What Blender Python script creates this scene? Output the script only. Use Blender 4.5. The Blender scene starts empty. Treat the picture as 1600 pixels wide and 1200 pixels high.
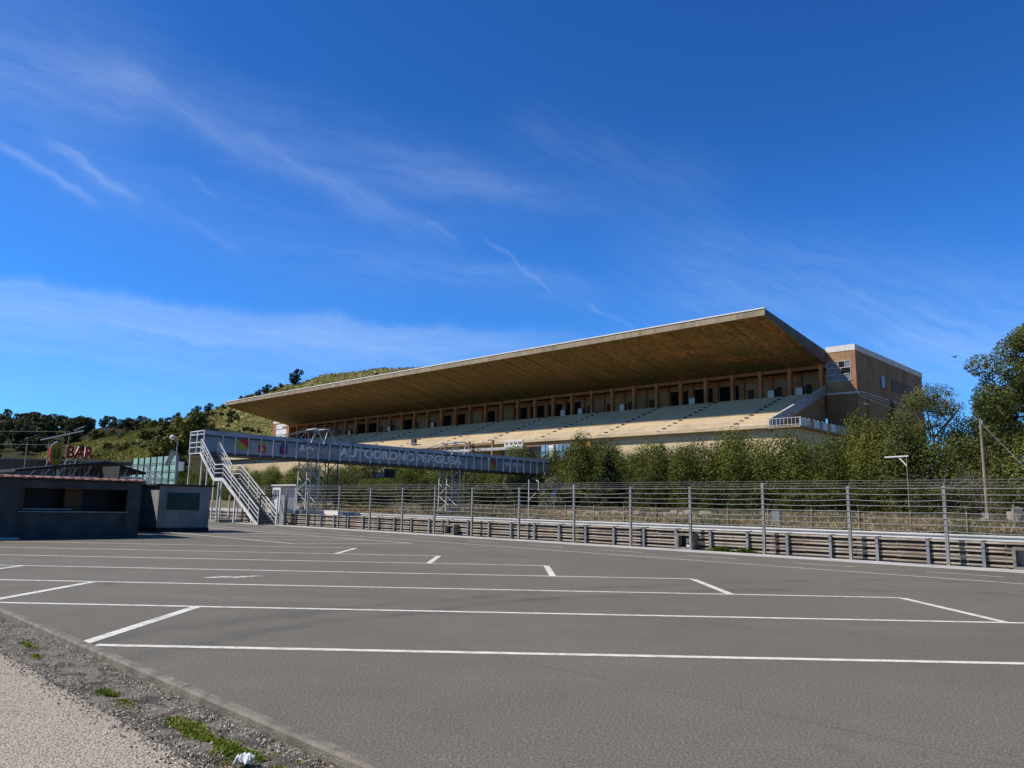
import bpy, math, random
from mathutils import Vector, noise as mnoise

# ------------------------------------------------------------------ frame of the place
# u runs along the race straight (away from the viewer, to the left), v runs across it towards the grandstand
AL = math.radians(45.7)
EU = Vector((-math.sin(AL), math.cos(AL), 0)); EV = Vector((math.cos(AL), math.sin(AL), 0)); EZ = Vector((0, 0, 1))
def W(u, v, z=0.0): return EU * u + EV * v + EZ * z
scene = bpy.context.scene
COL = scene.collection
rnd = random.Random(7)

# ------------------------------------------------------------------ objects
def link(o): COL.objects.link(o); return o
def tag(o, label=None, cat=None, group=None, kind=None):
    if label: o['label'] = label
    if cat: o['category'] = cat
    if group: o['group'] = group
    if kind: o['kind'] = kind
    return o
def thing(name, label, cat, loc, group=None):
    o = bpy.data.objects.new(name, None); o.empty_display_size = .3
    link(o); o.location = loc
    return tag(o, label, cat, group)
def origin_of(p):
    while p.parent: p = p.parent
    return Vector(p.location)
def copy_tree(o, parent=None):
    c = o.copy(); COL.objects.link(c)
    if parent: c.parent = parent
    for ch in list(o.children): copy_tree(ch, c)
    return c

class MB:
    def __init__(s): s.v = []; s.f = []; s.m = []
    def poly(s, pts, mi=0):
        n = len(s.v); s.v += [Vector(p) for p in pts]; s.f.append(tuple(range(n, n + len(pts)))); s.m.append(mi); return s
    def hexa(s, p, mi=0):
        n = len(s.v); s.v += [Vector(q) for q in p]
        for f in ((0, 3, 2, 1), (4, 5, 6, 7), (0, 1, 5, 4), (1, 2, 6, 5), (2, 3, 7, 6), (3, 0, 4, 7)):
            s.f.append(tuple(n + i for i in f)); s.m.append(mi)
        return s
    def box(s, u0, u1, v0, v1, z0, z1, mi=0):      # box in the u,v,z frame
        s.hexa([W(u0, v0, z0), W(u0, v1, z0), W(u1, v1, z0), W(u1, v0, z0), W(u0, v0, z1), W(u0, v1, z1), W(u1, v1, z1), W(u1, v0, z1)], mi)
        return s
    def bar(s, p, q, w, h=None, mi=0, up=EZ):
        p = Vector(p); q = Vector(q); h = h or w
        d = (q - p).normalized(); a = d.cross(up)
        if a.length < 1e-3: a = d.cross(EU)
        a.normalize(); b = a.cross(d).normalized(); a = a * w / 2; b = b * h / 2
        s.hexa([p - a - b, p + a - b, p + a + b, p - a + b, q - a - b, q + a - b, q + a + b, q - a + b], mi)
        return s
    def tube(s, p, q, r0, r1=None, n=8, mi=0):
        p = Vector(p); q = Vector(q); r1 = r0 if r1 is None else r1
        d = (q - p).normalized(); a = d.cross(EZ)
        if a.length < 1e-3: a = d.cross(EV)
        a.normalize(); b = d.cross(a); k = len(s.v)
        for c, r in ((p, r0), (q, r1)):
            for i in range(n):
                t = 2 * math.pi * i / n; s.v.append(c + (a * math.cos(t) + b * math.sin(t)) * r)
        for i in range(n):
            j = (i + 1) % n; s.f.append((k + i, k + j, k + n + j, k + n + i)); s.m.append(mi)
        s.f.append(tuple(k + i for i in range(n))[::-1]); s.f.append(tuple(k + n + i for i in range(n))); s.m += [mi, mi]
        return s
    def prism(s, sec, u0, u1, mi=0, mats=None, cap=None):   # section of (v, z) run along u
        n = len(sec); k = len(s.v)
        for u in (u0, u1): s.v += [W(u, v, z) for v, z in sec]
        for i in range(n):
            j = (i + 1) % n; s.f.append((k + i, k + j, k + n + j, k + n + i)); s.m.append(mats[i] if mats else mi)
        s.f.append(tuple(k + i for i in range(n))[::-1]); s.f.append(tuple(k + n + i for i in range(n)))
        s.m += [cap if cap is not None else mi] * 2
        return s
    def build(s, name, mats, parent=None, smooth=False, origin=None):
        o0 = origin_of(parent) if parent else Vector(origin or (0, 0, 0))
        me = bpy.data.meshes.new(name)
        me.from_pydata([tuple(p - o0) for p in s.v], [], s.f)
        for m in (mats if isinstance(mats, (list, tuple)) else [mats]): me.materials.append(m)
        if any(s.m): me.polygons.foreach_set('material_index', s.m)
        if smooth: me.polygons.foreach_set('use_smooth', [True] * len(me.polygons))
        me.update()
        o = bpy.data.objects.new(name, me); link(o)
        if parent: o.parent = parent
        else: o.location = o0
        return o

def text_mesh(name, body, mat, parent, p0, dirx, width, height, depth=0.0, bold=0.0, origin=None):
    cu = bpy.data.curves.new('t', 'FONT'); cu.body = body; cu.extrude = 0; cu.offset = bold
    ob = bpy.data.objects.new('t', cu); COL.objects.link(ob)
    me = bpy.data.meshes.new_from_object(ob); bpy.data.objects.remove(ob); bpy.data.curves.remove(cu)
    xs = [v.co.x for v in me.vertices]; ys = [v.co.y for v in me.vertices]
    x0, x1, y0, y1 = min(xs), max(xs), min(ys), max(ys)
    sx = width / (x1 - x0); sy = height / (y1 - y0); nrm = Vector(dirx).cross(EZ)
    mb = MB(); P = lambda c, d: Vector(p0) + Vector(dirx) * ((c.x - x0) * sx) + EZ * ((c.y - y0) * sy) + nrm * d
    vs = [v.co.copy() for v in me.vertices]
    edges = {}
    for f in me.polygons:
        idx = list(f.vertices); mb.poly([P(vs[i], depth) for i in idx])
        if depth:
            for a, b in zip(idx, idx[1:] + idx[:1]): edges[(a, b)] = edges.get((a, b), 0) + 1
    if depth:
        for (a, b) in edges:
            if (b, a) not in edges: mb.poly([P(vs[a], depth), P(vs[b], depth), P(vs[b], 0), P(vs[a], 0)], 1)
    bpy.data.meshes.remove(me)
    return mb.build(name, mat, parent, origin=origin)

# ------------------------------------------------------------------ node helper
class G:
    def __init__(s, nt): s.t = nt; s.N = nt.nodes; s.L = nt.links
    def n(s, ty, ins=None, **pr):
        nd = s.N.new(ty)
        for k, v in pr.items(): setattr(nd, k, v)
        for k, v in (ins or {}).items():
            sk = nd.inputs[k]
            if isinstance(v, bpy.types.NodeSocket): s.L.new(v, sk)
            elif isinstance(v, bpy.types.Node): s.L.new(v.outputs[0], sk)
            else:
                if isinstance(v, (tuple, list)) and sk.type == 'RGBA' and len(v) == 3: v = (*v, 1)
                sk.default_value = v
        return nd
    def m(s, op, a, b=0.0, c=0.0, clamp=False):
        return s.n('ShaderNodeMath', {0: a, 1: b, 2: c}, operation=op, use_clamp=clamp).outputs[0]
    def vm(s, op, a, b=(0, 0, 0), scale=None):
        nd = s.n('ShaderNodeVectorMath', {0: a, 1: b}, operation=op)
        if scale is not None: nd.inputs['Scale'].default_value = scale
        return nd.outputs[1] if op in ('DOT_PRODUCT', 'LENGTH', 'DISTANCE') else nd.outputs[0]
    def noise(s, vec, scale, detail=4.0, rough=.55, dist=0.0):
        return s.n('ShaderNodeTexNoise', {'Vector': vec, 'Scale': scale, 'Detail': detail, 'Roughness': rough, 'Distortion': dist}).outputs[0]
    def ramp(s, f, stops):
        nd = s.n('ShaderNodeValToRGB', {0: f}); cr = nd.color_ramp
        while len(cr.elements) < len(stops): cr.elements.new(.5)
        for e, (p, c) in zip(cr.elements, stops): e.position = p; e.color = (*c, 1) if len(c) == 3 else c
        return nd.outputs[0]
    def mix(s, f, a, b, blend='MIX'):
        nd = s.n('ShaderNodeMix', data_type='RGBA', blend_type=blend)
        for k, v in ((0, f), (6, a), (7, b)):
            if isinstance(v, bpy.types.NodeSocket): s.L.new(v, nd.inputs[k])
            else: nd.inputs[k].default_value = (*v, 1) if isinstance(v, (tuple, list)) and len(v) == 3 else v
        return nd.outputs[2]
    def remap(s, v, a, b, c=0.0, d=1.0, smooth=False):
        return s.n('ShaderNodeMapRange', {0: v, 1: a, 2: b, 3: c, 4: d}, interpolation_type='SMOOTHSTEP' if smooth else 'LINEAR').outputs[0]
    def pos(s): return s.n('ShaderNodeNewGeometry').outputs['Position']
    def uvz(s):
        p = s.pos()
        return s.vm('DOT_PRODUCT', p, tuple(EU)), s.vm('DOT_PRODUCT', p, tuple(EV)), s.n('ShaderNodeSeparateXYZ', {0: p}).outputs[2]
    def xyz(s, x, y, z): return s.n('ShaderNodeCombineXYZ', {0: x, 1: y, 2: z}).outputs[0]

def new_mat(name):
    m = bpy.data.materials.new(name); m.use_nodes = True; nt = m.node_tree; nt.nodes.clear()
    g = G(nt); out = g.n('ShaderNodeOutputMaterial')
    return m, g, out
def finish(g, out, col, rough=.85, bump=None, bstr=.3, bdist=.02, metallic=0.0, spec=.3, alpha=None, emit=None):
    b = g.n('ShaderNodeBsdfPrincipled', {'Base Color': col, 'Roughness': rough, 'Metallic': metallic, 'Specular IOR Level': spec})
    if bump is not None:
        b_ = g.n('ShaderNodeBump', {'Height': bump, 'Strength': bstr, 'Distance': bdist}); g.L.new(b_.outputs[0], b.inputs['Normal'])
    sh = b.outputs[0]
    if alpha is not None:
        mx = g.n('ShaderNodeMixShader', {0: alpha}); tr = g.n('ShaderNodeBsdfTransparent')
        g.L.new(tr.outputs[0], mx.inputs[1]); g.L.new(sh, mx.inputs[2]); sh = mx.outputs[0]
    g.L.new(sh, out.inputs[0])
def S(c, k): return tuple(min(1, x * k) for x in c)
def surf(name, col, var=.25, scale=1.2, fine=18, rough=.85, bump=.2, metallic=0.0, spec=.3, stain=None, alpha=None, streak=0.0):
    """weathered plain surface: broad patches, fine grain, optional stains and vertical run-off streaks"""
    m, g, out = new_mat(name); p = g.pos()
    a = g.noise(p, scale, 5); b = g.noise(p, fine, 3)
    c = g.mix(g.remap(a, .3, .7), S(col, 1 - var), S(col, 1 + var))
    c = g.mix(g.remap(b, .3, .7, 0, .5), c, g.mix(1.0, c, S((1, 1, 1), 1 - var), 'MULTIPLY'))
    if streak:
        sp = g.vm('MULTIPLY', p, (2.2, 2.2, .12)); st = g.noise(sp, 1.0, 4)
        c = g.mix(g.remap(st, .5, .75, 0, streak), c, S(col, .35))
    if stain:
        st = g.noise(p, scale * .6, 6, .65); c = g.mix(g.remap(st, .5, .68, 0, .8), c, stain)
    finish(g, out, c, rough, b, bump, .02, metallic, spec, alpha)
    return m

M = {}
# ------------------------------------------------------------------ materials
def m_asphalt():
    m, g, out = new_mat('asphalt'); p = g.pos(); u, v, z = g.uvz()
    big = g.noise(p, .16, 4, .6); mid = g.noise(p, 1.1, 4, .6); fine = g.noise(p, 48, 4, .85)
    vor = g.n('ShaderNodeTexVoronoi', {'Vector': p, 'Scale': 42.0}).outputs['Distance']
    c = g.mix(g.remap(big, .3, .7), (.150, .134, .099), (.190, .171, .128))
    c = g.mix(g.remap(mid, .35, .7, 0, .35), c, (.128, .115, .088))
    c = g.mix(g.remap(fine, .36, .64), g.mix(1.0, c, (.42, .42, .42), 'MULTIPLY'), g.mix(1.0, c, (1.62, 1.62, 1.60), 'MULTIPLY'))
    chips = g.m('MULTIPLY', g.remap(vor, .10, .20, 1, 0), g.remap(g.noise(p, 7, 2), .56, .62))
    c = g.mix(g.m('MULTIPLY', chips, .8), c, (.55, .52, .46))
    oil = g.m('MULTIPLY', g.remap(g.noise(p, .55, 3, .5), .66, .74), g.remap(g.noise(p, 3.5, 3), .35, .6)); c = g.mix(g.m('MULTIPLY', oil, .55), c, (.045, .043, .04))
    pale = g.remap(g.noise(g.vm('MULTIPLY', p, (.12, .5, 1)), 1.0, 5, .65), .56, .72); c = g.mix(g.m('MULTIPLY', pale, .35), c, (.25, .23, .185))
    # faint tyre arcs and paving seams
    arc = g.m('ABSOLUTE', g.m('SUBTRACT', g.vm('LENGTH', g.vm('SUBTRACT', p, (9, 3, 0))), g.m('ADD', 13.2, g.m('MULTIPLY', g.noise(p, .25, 2), 1.6))))
    arc2 = g.m('ABSOLUTE', g.m('SUBTRACT', g.vm('LENGTH', g.vm('SUBTRACT', p, (14, -2, 0))), g.m('ADD', 21.0, g.m('MULTIPLY', g.noise(p, .2, 2), 2.0))))
    tr = g.m('MAXIMUM', g.remap(arc, .05, .32, .33, 0, True), g.remap(arc2, .05, .38, .28, 0, True))
    c = g.mix(g.m('MULTIPLY', tr, g.remap(mid, .3, .6)), c, (.05, .05, .05))
    seam = g.m('ABSOLUTE', g.m('SUBTRACT', g.m('FRACT', g.m('DIVIDE', g.m('ADD', v, g.m('MULTIPLY', mid, .06)), 4.2)), .5))
    c = g.mix(g.remap(seam, .0, .006, .35, 0), c, (.055, .055, .055))
    finish(g, out, c, .8, g.m('ADD', fine, g.m('MULTIPLY', vor, .5)), .5, .012, spec=.25)
    return m
M['asphalt'] = m_asphalt()
def m_paint():
    m, g, out = new_mat('road_paint'); p = g.pos(); n = g.noise(p, 6, 5, .7); f = g.noise(p, 60, 3, .7)
    c = g.mix(g.remap(f, .35, .7), (.70, .655, .56), (.90, .85, .74))
    n2 = g.noise(p, 1.3, 4, .6); wear = g.m('MULTIPLY', g.remap(g.m('ADD', n, g.m('MULTIPLY', n2, .35)), .62, .84), g.remap(f, .35, .6))
    c = g.mix(g.m('MULTIPLY', wear, .9), c, (.17, .165, .155))
    finish(g, out, c, .7, f, .3, .01); return m
M['paint'] = m_paint()
def m_gravel_path():
    m, g, out = new_mat('path_aggregate'); p = g.pos()
    v1 = g.n('ShaderNodeTexVoronoi', {'Vector': p, 'Scale': 60.0}); f = g.noise(p, 120, 3, .7); b = g.noise(p, .9, 4)
    c = g.mix(g.remap(b, .3, .7), (.46, .39, .285), (.58, .50, .38))
    cc = g.n('ShaderNodeSeparateColor', {0: v1.outputs['Color']}).outputs[0]
    c = g.mix(g.remap(cc, .0, 1, 0, .75), c, (.70, .625, .49))
    c = g.mix(g.remap(v1.outputs['Distance'], .35, .75, 0, .75), c, (.15, .115, .08))
    c = g.mix(g.remap(f, .3, .7, 0, .4), c, (.16, .135, .11))
    finish(g, out, c, .9, g.m('SUBTRACT', 1.0, v1.outputs['Distance']), .9, .01, spec=.2); return m
M['path'] = m_gravel_path()
def m_soil():
    m, g, out = new_mat('verge_soil'); p = g.pos()
    a = g.noise(p, 3.1, 8, .72, .6); f = g.noise(p, 42, 5, .8); v1 = g.n('ShaderNodeTexVoronoi', {'Vector': p, 'Scale': 45.0}).outputs['Distance']
    c = g.ramp(a, [(.32, (.075, .065, .052)), (.45, (.15, .13, .105)), (.54, (.34, .30, .245)), (.62, (.26, .225, .18)), (.72, (.12, .10, .065))])
    c = g.mix(g.remap(f, .40, .66, 0, .85), c, (.060, .050, .040))
    c = g.mix(g.remap(v1, .05, .2, .55, 0), c, (.38, .35, .31))
    finish(g, out, c, .95, g.m('ADD', f, a), .8, .02, spec=.15); return m
M['soil'] = m_soil()
def m_ground():
    m, g, out = new_mat('dry_ground'); p = g.pos()
    a = g.noise(p, .06, 6, .6); b = g.noise(p, .7, 5, .65); f = g.noise(p, 9, 4, .7)
    c = g.ramp(b, [(.3, (.10, .095, .045)), (.45, (.19, .155, .085)), (.6, (.30, .235, .135)), (.75, (.22, .185, .12))])
    c = g.mix(g.remap(a, .4, .65, 0, .55), c, (.085, .10, .035))
    c = g.mix(g.remap(f, .35, .7, 0, .5), c, (.09, .075, .045))
    finish(g, out, c, .95, f, .6, .05, spec=.1); return m
M['ground'] = m_ground()
def m_hill(name, c0, c1, c2):
    m, g, out = new_mat(name); p = g.pos()
    a = g.noise(p, .02, 6, .65); b = g.noise(p, .12, 6, .7); f = g.noise(p, .8, 4, .7)
    c = g.mix(g.remap(a, .35, .62), c0, c1); c = g.mix(g.remap(b, .42, .66), c, c2)
    c = g.mix(g.remap(f, .38, .65, 0, .5), c, S(c0, .45))
    finish(g, out, c, .95, f, .5, .4, spec=.05); return m
M['hill'] = m_hill('hill_grass', (.19, .175, .065), (.36, .31, .14), (.12, .12, .045))
M['wood'] = m_hill('wooded_hill', (.025, .035, .014), (.045, .055, .02), (.07, .06, .03))
def m_brick(name, c1, c2, mort, w=.5, h=.25, stain=.5):
    m, g, out = new_mat(name); u, v, z = g.uvz(); p = g.pos()
    vec = g.xyz(g.m('SUBTRACT', u, v), z, 0.0)
    br = g.n('ShaderNodeTexBrick', {'Vector': vec, 'Color1': c1, 'Color2': c2, 'Mortar': mort, 'Scale': 1.0, 'Mortar Size': .022, 'Brick Width': w, 'Row Height': h})
    a = g.noise(p, .5, 6, .7); st = g.noise(g.vm('MULTIPLY', p, (1.5, 1.5, .1)), 1.0, 5); f = g.noise(p, 14, 3)
    c = g.mix(g.remap(a, .42, .68, 0, stain), br.outputs[0], S(c1, .45))
    c = g.mix(g.remap(st, .52, .72, 0, stain), c, S(c1, .4)); c = g.mix(g.remap(f, .3, .7, 0, .3), c, S(c2, .6))
    finish(g, out, c, .9, br.outputs[1], .35, .02, spec=.15); return m
M['brick_dark'] = m_brick('brown_block_wall', (.36, .21, .10), (.44, .265, .135), (.20, .12, .07), .9, .42)
M['brick_cream'] = m_brick('cream_block_wall', (.68, .53, .32), (.76, .60, .38), (.52, .41, .26), .8, .3, .25)
def m_seat():
    m, g, out = new_mat('seating_concrete'); p = g.pos(); u, v, z = g.uvz()
    st = g.noise(g.xyz(g.m('MULTIPLY', u, .5), g.m('MULTIPLY', v, 3.0), g.m('MULTIPLY', z, 6.0)), 1.0, 4, .6); a = g.noise(p, .25, 5, .65); f = g.noise(p, 9, 3)
    c = g.mix(g.remap(st, .3, .7), (.68, .53, .325), (.86, .69, .44))
    c = g.mix(g.remap(a, .48, .7, 0, .55), c, (.28, .225, .155)); c = g.mix(g.remap(f, .3, .7, 0, .3), c, (.33, .26, .18))
    row = g.m('FLOOR', g.m('DIVIDE', g.m('SUBTRACT', z, 12.9), .2896)); blk = g.m('FLOOR', g.m('DIVIDE', u, 6.5)); wn = g.n('ShaderNodeTexWhiteNoise', {'W': g.m('ADD', row, g.m('MULTIPLY', blk, 31.0))}, noise_dimensions='1D').outputs[0]
    c = g.mix(g.remap(wn, 0, 1, 0, .22), c, (.42, .33, .22))
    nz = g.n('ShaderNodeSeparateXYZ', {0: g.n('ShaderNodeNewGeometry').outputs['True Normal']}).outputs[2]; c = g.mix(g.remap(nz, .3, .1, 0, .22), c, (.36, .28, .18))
    finish(g, out, c, .9, f, .3, .02, spec=.15); return m
M['seat'] = m_seat()
def m_soffit():
    m, g, out = new_mat('soffit_boards'); u, v, z = g.uvz(); p = g.pos()
    a = g.noise(g.xyz(g.m('MULTIPLY', u, .9), g.m('MULTIPLY', v, .07), 0.0), 1.0, 5, .65)
    b = g.noise(p, .35, 6, .7, .8); b2 = g.noise(p, 1.6, 5, .7); bd = g.m('FRACT', g.m('MULTIPLY', u, 1.0 / .46))
    c = g.mix(g.remap(a, .35, .65), (.175, .115, .052), (.31, .21, .10))
    near = g.remap(u, 95, 50, 0, 1, True)
    rust = g.m('MULTIPLY', near, g.m('MULTIPLY', g.remap(b, .42, .54), g.remap(b2, .40, .56)))
    c = g.mix(g.m('MULTIPLY', rust, .9), c, (.55, .27, .10))
    pk = g.noise(g.xyz(g.m('MULTIPLY', u, 1.1), g.m('MULTIPLY', v, 2.6), 0.0), 1.0, 4, .7)
    c = g.mix(g.remap(pk, .44, .62, 0, .85), c, (.06, .046, .022))
    green = g.m('MULTIPLY', g.remap(v, 102, 118, .3, .8), g.remap(g.noise(p, .26, 4), .42, .56))
    c = g.mix(green, c, (.095, .115, .045))
    # regular bays of formwork: alternate panels of ~5 m x 2.4 m with a slightly different tone
    pan = g.m('ADD', g.m('FLOOR', g.m('DIVIDE', g.m('SUBTRACT', u, 47.4), 5.06)), g.m('MULTIPLY', 7.3, g.m('FLOOR', g.m('DIVIDE', v, 2.4))))
    wn = g.n('ShaderNodeTexWhiteNoise', {'W': pan}, noise_dimensions='1D').outputs[0]
    c = g.mix(g.remap(wn, 0, 1, 0, .35), c, (.12, .085, .04))
    c = g.mix(g.remap(bd, 0, .08, .45, 0), c, (.08, .055, .025))
    finish(g, out, c, .9, bd, .3, .02, spec=.1); return m
M['soffit'] = m_soffit()
M['fascia'] = surf('fascia_concrete', (.36, .285, .19), .25, .6, 8, streak=.55)
M['fascia_dark'] = surf('roof_side_concrete', (.16, .15, .135), .3, .6, 8, streak=.4)
M['coping'] = surf('white_coping', (.80, .77, .71), .08, .8, 9)
M['parapet'] = surf('white_parapet', (.74, .71, .65), .1, .6, 9, streak=.2)
M['wall_tan'] = surf('tan_render', (.36, .205, .10), .3, .35, 6, streak=.55)
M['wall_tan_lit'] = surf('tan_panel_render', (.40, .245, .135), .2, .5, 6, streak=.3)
M['pilaster'] = surf('terracotta_render', (.38, .185, .10), .18, .5, 7)
M['column'] = surf('red_brown_column', (.60, .265, .115), .22, .5, 7, streak=.2)
M['gallery'] = surf('gallery_render', (.52, .33, .175), .22, .4, 6, streak=.3)
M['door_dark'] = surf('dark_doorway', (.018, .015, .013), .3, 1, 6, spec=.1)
M['concrete'] = surf('grey_concrete', (.30, .285, .255), .25, 1.5, 20, streak=.35)
M['concrete_light'] = surf('pale_concrete', (.50, .485, .45), .18, .9, 22, stain=(.33, .31, .28))
M['kerbstone'] = surf('kerb_concrete', (.235, .205, .16), .35, 5, 60, bump=.7, stain=(.13, .11, .085))
M['aisle'] = surf('aisle_step_shadow', (.045, .038, .03), .3, 1, 9)  # near-black colour stands in for the shadow on the step risers
M['sheet'] = surf('grey_blue_sheet', (.30, .32, .34), .3, .8, 6, .6, stain=(.23, .17, .12), streak=.4)
M['sheet_white'] = surf('white_painted_sheet', (.80, .77, .70), .15, .8, 6, .6, stain=(.45, .27, .13), streak=.3)
M['sheet_rust'] = surf('rust_tinted_sheet', (.50, .33, .20), .25, .8, 6, .7, stain=(.30, .15, .07), streak=.4)
M['white'] = surf('white_paint', (.76, .75, .72), .1, 1, 14, .6)
M['galv'] = surf('galvanised_steel', (.46, .45, .43), .2, 1.5, 20, .5, metallic=.25, spec=.4)
M['post_grey'] = surf('grey_fence_post', (.28, .27, .25), .2, 1.5, 20, .6, metallic=.1)
M['galv_dark'] = surf('dull_galvanised_steel', (.26, .27, .28), .25, 1.5, 20, .55, metallic=.25, spec=.4)
M['stairs_white'] = surf('pale_steel_paint', (.70, .69, .66), .18, 1.5, 14, .55, stain=(.40, .34, .27))
M['tread'] = surf('stair_tread', (.17, .18, .185), .3, 2, 14, .6)
M['steel_dark'] = surf('dark_steel', (.055, .06, .068), .3, 2, 14, .5)
M['rail'] = surf('weathered_rail', (.46, .385, .30), .3, 1.2, 9, .6, metallic=.1, stain=(.26, .18, .12), streak=.3)
M['rail_shade_splice'] = surf('shaded_valley_and_splice', (.075, .058, .045), .3, 1.2, 9, .8)  # shade of the beam valleys painted in as colour; dark splices share it
M['rail_white'] = surf('bright_rail', (.62, .60, .56), .12, .7, 9, .5, metallic=.05)
M['rust'] = surf('rusty_post', (.34, .25, .17), .25, 2, 12, .8)
M['cable'] = surf('steel_cable', (.38, .37, .345), .2, 3, 20, .45, metallic=.3)
M['dark_wire'] = surf('dark_wire', (.22, .22, .22), .2, 3, 20, .6)
def m_mesh_panel():
    m, g, out = new_mat('clear_blue_panel'); p = g.pos(); n = g.noise(p, .8, 4, .6); f = g.noise(p, 6, 4)
    c = g.mix(g.remap(n, .3, .7), (.20, .26, .315), (.33, .40, .445)); c = g.mix(g.remap(f, .4, .7, 0, .2), c, (.46, .48, .49))
    finish(g, out, c, .4, spec=.4, alpha=g.remap(n, .3, .7, .56, .70)); return m
M['bridge_panel'] = m_mesh_panel()
M['bridge_roof'] = surf('bridge_roof_sheet', (.24, .29, .34), .2, .6, 6, .5)
M['letter'] = surf('white_lettering', (.95, .94, .92), .03, 2, 14, .6)
M['red'] = surf('red_paint', (.55, .03, .03), .15, 2, 14, .55)
M['red_fade'] = surf('faded_red', (.58, .03, .018), .2, 3, 14, .6)
M['yellow'] = surf('yellow_paint', (.72, .50, .03), .15, 2, 14, .55)
M['yellow_dull'] = surf('dull_yellow_sign', (.42, .26, .02), .2, 4, 14, .5)
M['olive'] = surf('olive_yellow', (.40, .38, .05), .15, 2, 14, .55)
M['blue'] = surf('dark_blue_cloth', (.03, .05, .22), .2, 2, 14, .6)
M['skin_gold'] = surf('gold_paint', (.55, .38, .10), .2, 3, 14, .6)
M['brown'] = surf('brown_paint', (.09, .04, .015), .2, 4, 14, .6)
M['black'] = surf('black_paint', (.012, .012, .014), .3, 2, 14, .5)
M['kiosk_wall'] = surf('kiosk_render', (.085, .08, .075), .3, 1.6, 20, .9, streak=.6, stain=(.05, .05, .05))
M['kiosk_wall_pale'] = surf('pale_kiosk_render', (.27, .26, .24), .18, 1.4, 18, .9, streak=.3)
M['kiosk_base'] = surf('dark_kiosk_base', (.03, .033, .04), .3, 2, 14)
M['kiosk_roof'] = surf('dark_sheet_roof', (.045, .04, .038), .35, 1.2, 9, .8)
M['terracotta'] = surf('terracotta_tile', (.50, .24, .18), .25, 5, 30, .8, stain=(.30, .15, .11))
M['orange'] = surf('orange_render', (.50, .24, .06), .15, 1, 8)
M['shutter'] = surf('green_shutter', (.025, .085, .06), .25, 2, 12, .6)
M['screen_green'] = surf('green_screen_panel', (.26, .44, .37), .2, 1.0, 8, .7, streak=.35)
M['wall_olive'] = surf('mossy_wall', (.10, .095, .07), .35, .4, 5, streak=.6)
M['wood_pole'] = surf('grey_timber', (.30, .24, .17), .25, 2, 14, .9, streak=.4)
M['bark'] = surf('bark', (.13, .095, .065), .35, 3, 14, .95, bump=.6)
M['twig'] = surf('grey_twigs', (.27, .235, .19), .3, 2, 10, .95)
M['stone'] = surf('field_stone', (.36, .32, .26), .3, 2, 14, .95, bump=.5)
M['stonebit'] = None
M['paper'] = surf('crumpled_paper', (.80, .80, .80), .06, 20, 60, .8)
M['roof_tile'] = surf('house_roof', (.36, .24, .16), .2, .4, 3)
M['house_wall'] = surf('house_wall', (.52, .42, .30), .2, .4, 3)
def m_glass():
    m, g, out = new_mat('window_glass'); p = g.pos(); n = g.noise(p, .5, 3)
    finish(g, out, g.mix(n, (.012, .013, .014), (.045, .05, .055)), .4, spec=.12); return m
M['glass'] = m_glass()
M['glass_grey'] = surf('dusty_glass', (.20, .215, .235), .25, 1, 8, .35, spec=.5)
def m_glass_blue():
    m, g, out = new_mat('sky_lit_glazing'); p = g.pos(); n = g.noise(p, .6, 4)
    finish(g, out, g.mix(g.remap(n, .3, .7), (.13, .25, .36), (.25, .40, .50)), .12, spec=.8); return m
M['glass_blue'] = m_glass_blue()
def m_stonebit():
    m, g, out = new_mat('gravel_stone'); r_ = g.n('ShaderNodeNewGeometry').outputs['Random Per Island']
    finish(g, out, g.ramp(r_, [(0, (.07, .06, .05)), (.35, (.19, .165, .135)), (.7, (.40, .35, .28)), (1, (.66, .59, .48))]), .95, spec=.1); return m
M['stonebit'] = m_stonebit()
def m_net():
    m, g, out = new_mat('chain_link_net'); u, v, z = g.uvz(); k = 2 * math.pi / .16
    a = g.m('ABSOLUTE', g.m('SINE', g.m('MULTIPLY', g.m('ADD', u, z), k / 2))); b = g.m('ABSOLUTE', g.m('SINE', g.m('MULTIPLY', g.m('SUBTRACT', u, z), k / 2)))
    al = g.remap(g.m('MINIMUM', a, b), .16, .26, .85, 0)
    finish(g, out, (.30, .26, .20), .8, alpha=al); return m
M['net'] = m_net()

def m_leaf(name, dark, mid, light, trans=.18, ns=.55, broad=0):
    m, g, out = new_mat(name)
    geo = g.n('ShaderNodeNewGeometry'); oi = g.n('ShaderNodeObjectInfo'); p = geo.outputs['Position']
    n = g.noise(p, ns, 5, .65); r = geo.outputs['Random Per Island']
    if broad: n = g.m('ADD', g.m('MULTIPLY', n, .45), g.m('MULTIPLY', g.remap(g.noise(p, broad, 5, .65), .3, .7), .55))
    f = g.m('ADD', g.m('MULTIPLY', g.remap(n, .25, .75), .55), g.m('ADD', g.m('MULTIPLY', r, .22), g.m('MULTIPLY', oi.outputs['Random'], .26)))
    c = g.ramp(f, [(.22, dark), (.55, mid), (.90, light)])
    d = g.n('ShaderNodeBsdfPrincipled', {'Base Color': c, 'Roughness': .65, 'Specular IOR Level': .22})
    t = g.n('ShaderNodeBsdfTranslucent', {'Color': g.mix(1.0, c, (1.2, 1.25, .6), 'MULTIPLY')})
    mx = g.n('ShaderNodeMixShader', {0: trans, 1: d.outputs[0], 2: t.outputs[0]})
    g.L.new(mx.outputs[0], out.inputs[0]); return m
M['leaf_hedge'] = m_leaf('hedge_foliage', (.030, .042, .007), (.115, .134, .020), (.29, .28, .055))
M['leaf_shrub'] = m_leaf('shrub_foliage', (.032, .042, .010), (.075, .082, .020), (.16, .155, .05))
M['leaf_dark'] = m_leaf('dark_conifer_foliage', (.012, .020, .009), (.022, .034, .014), (.042, .055, .02))
M['leaf_pine'] = m_leaf('pine_foliage', (.034, .048, .011), (.135, .155, .034), (.28, .275, .068))
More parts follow.
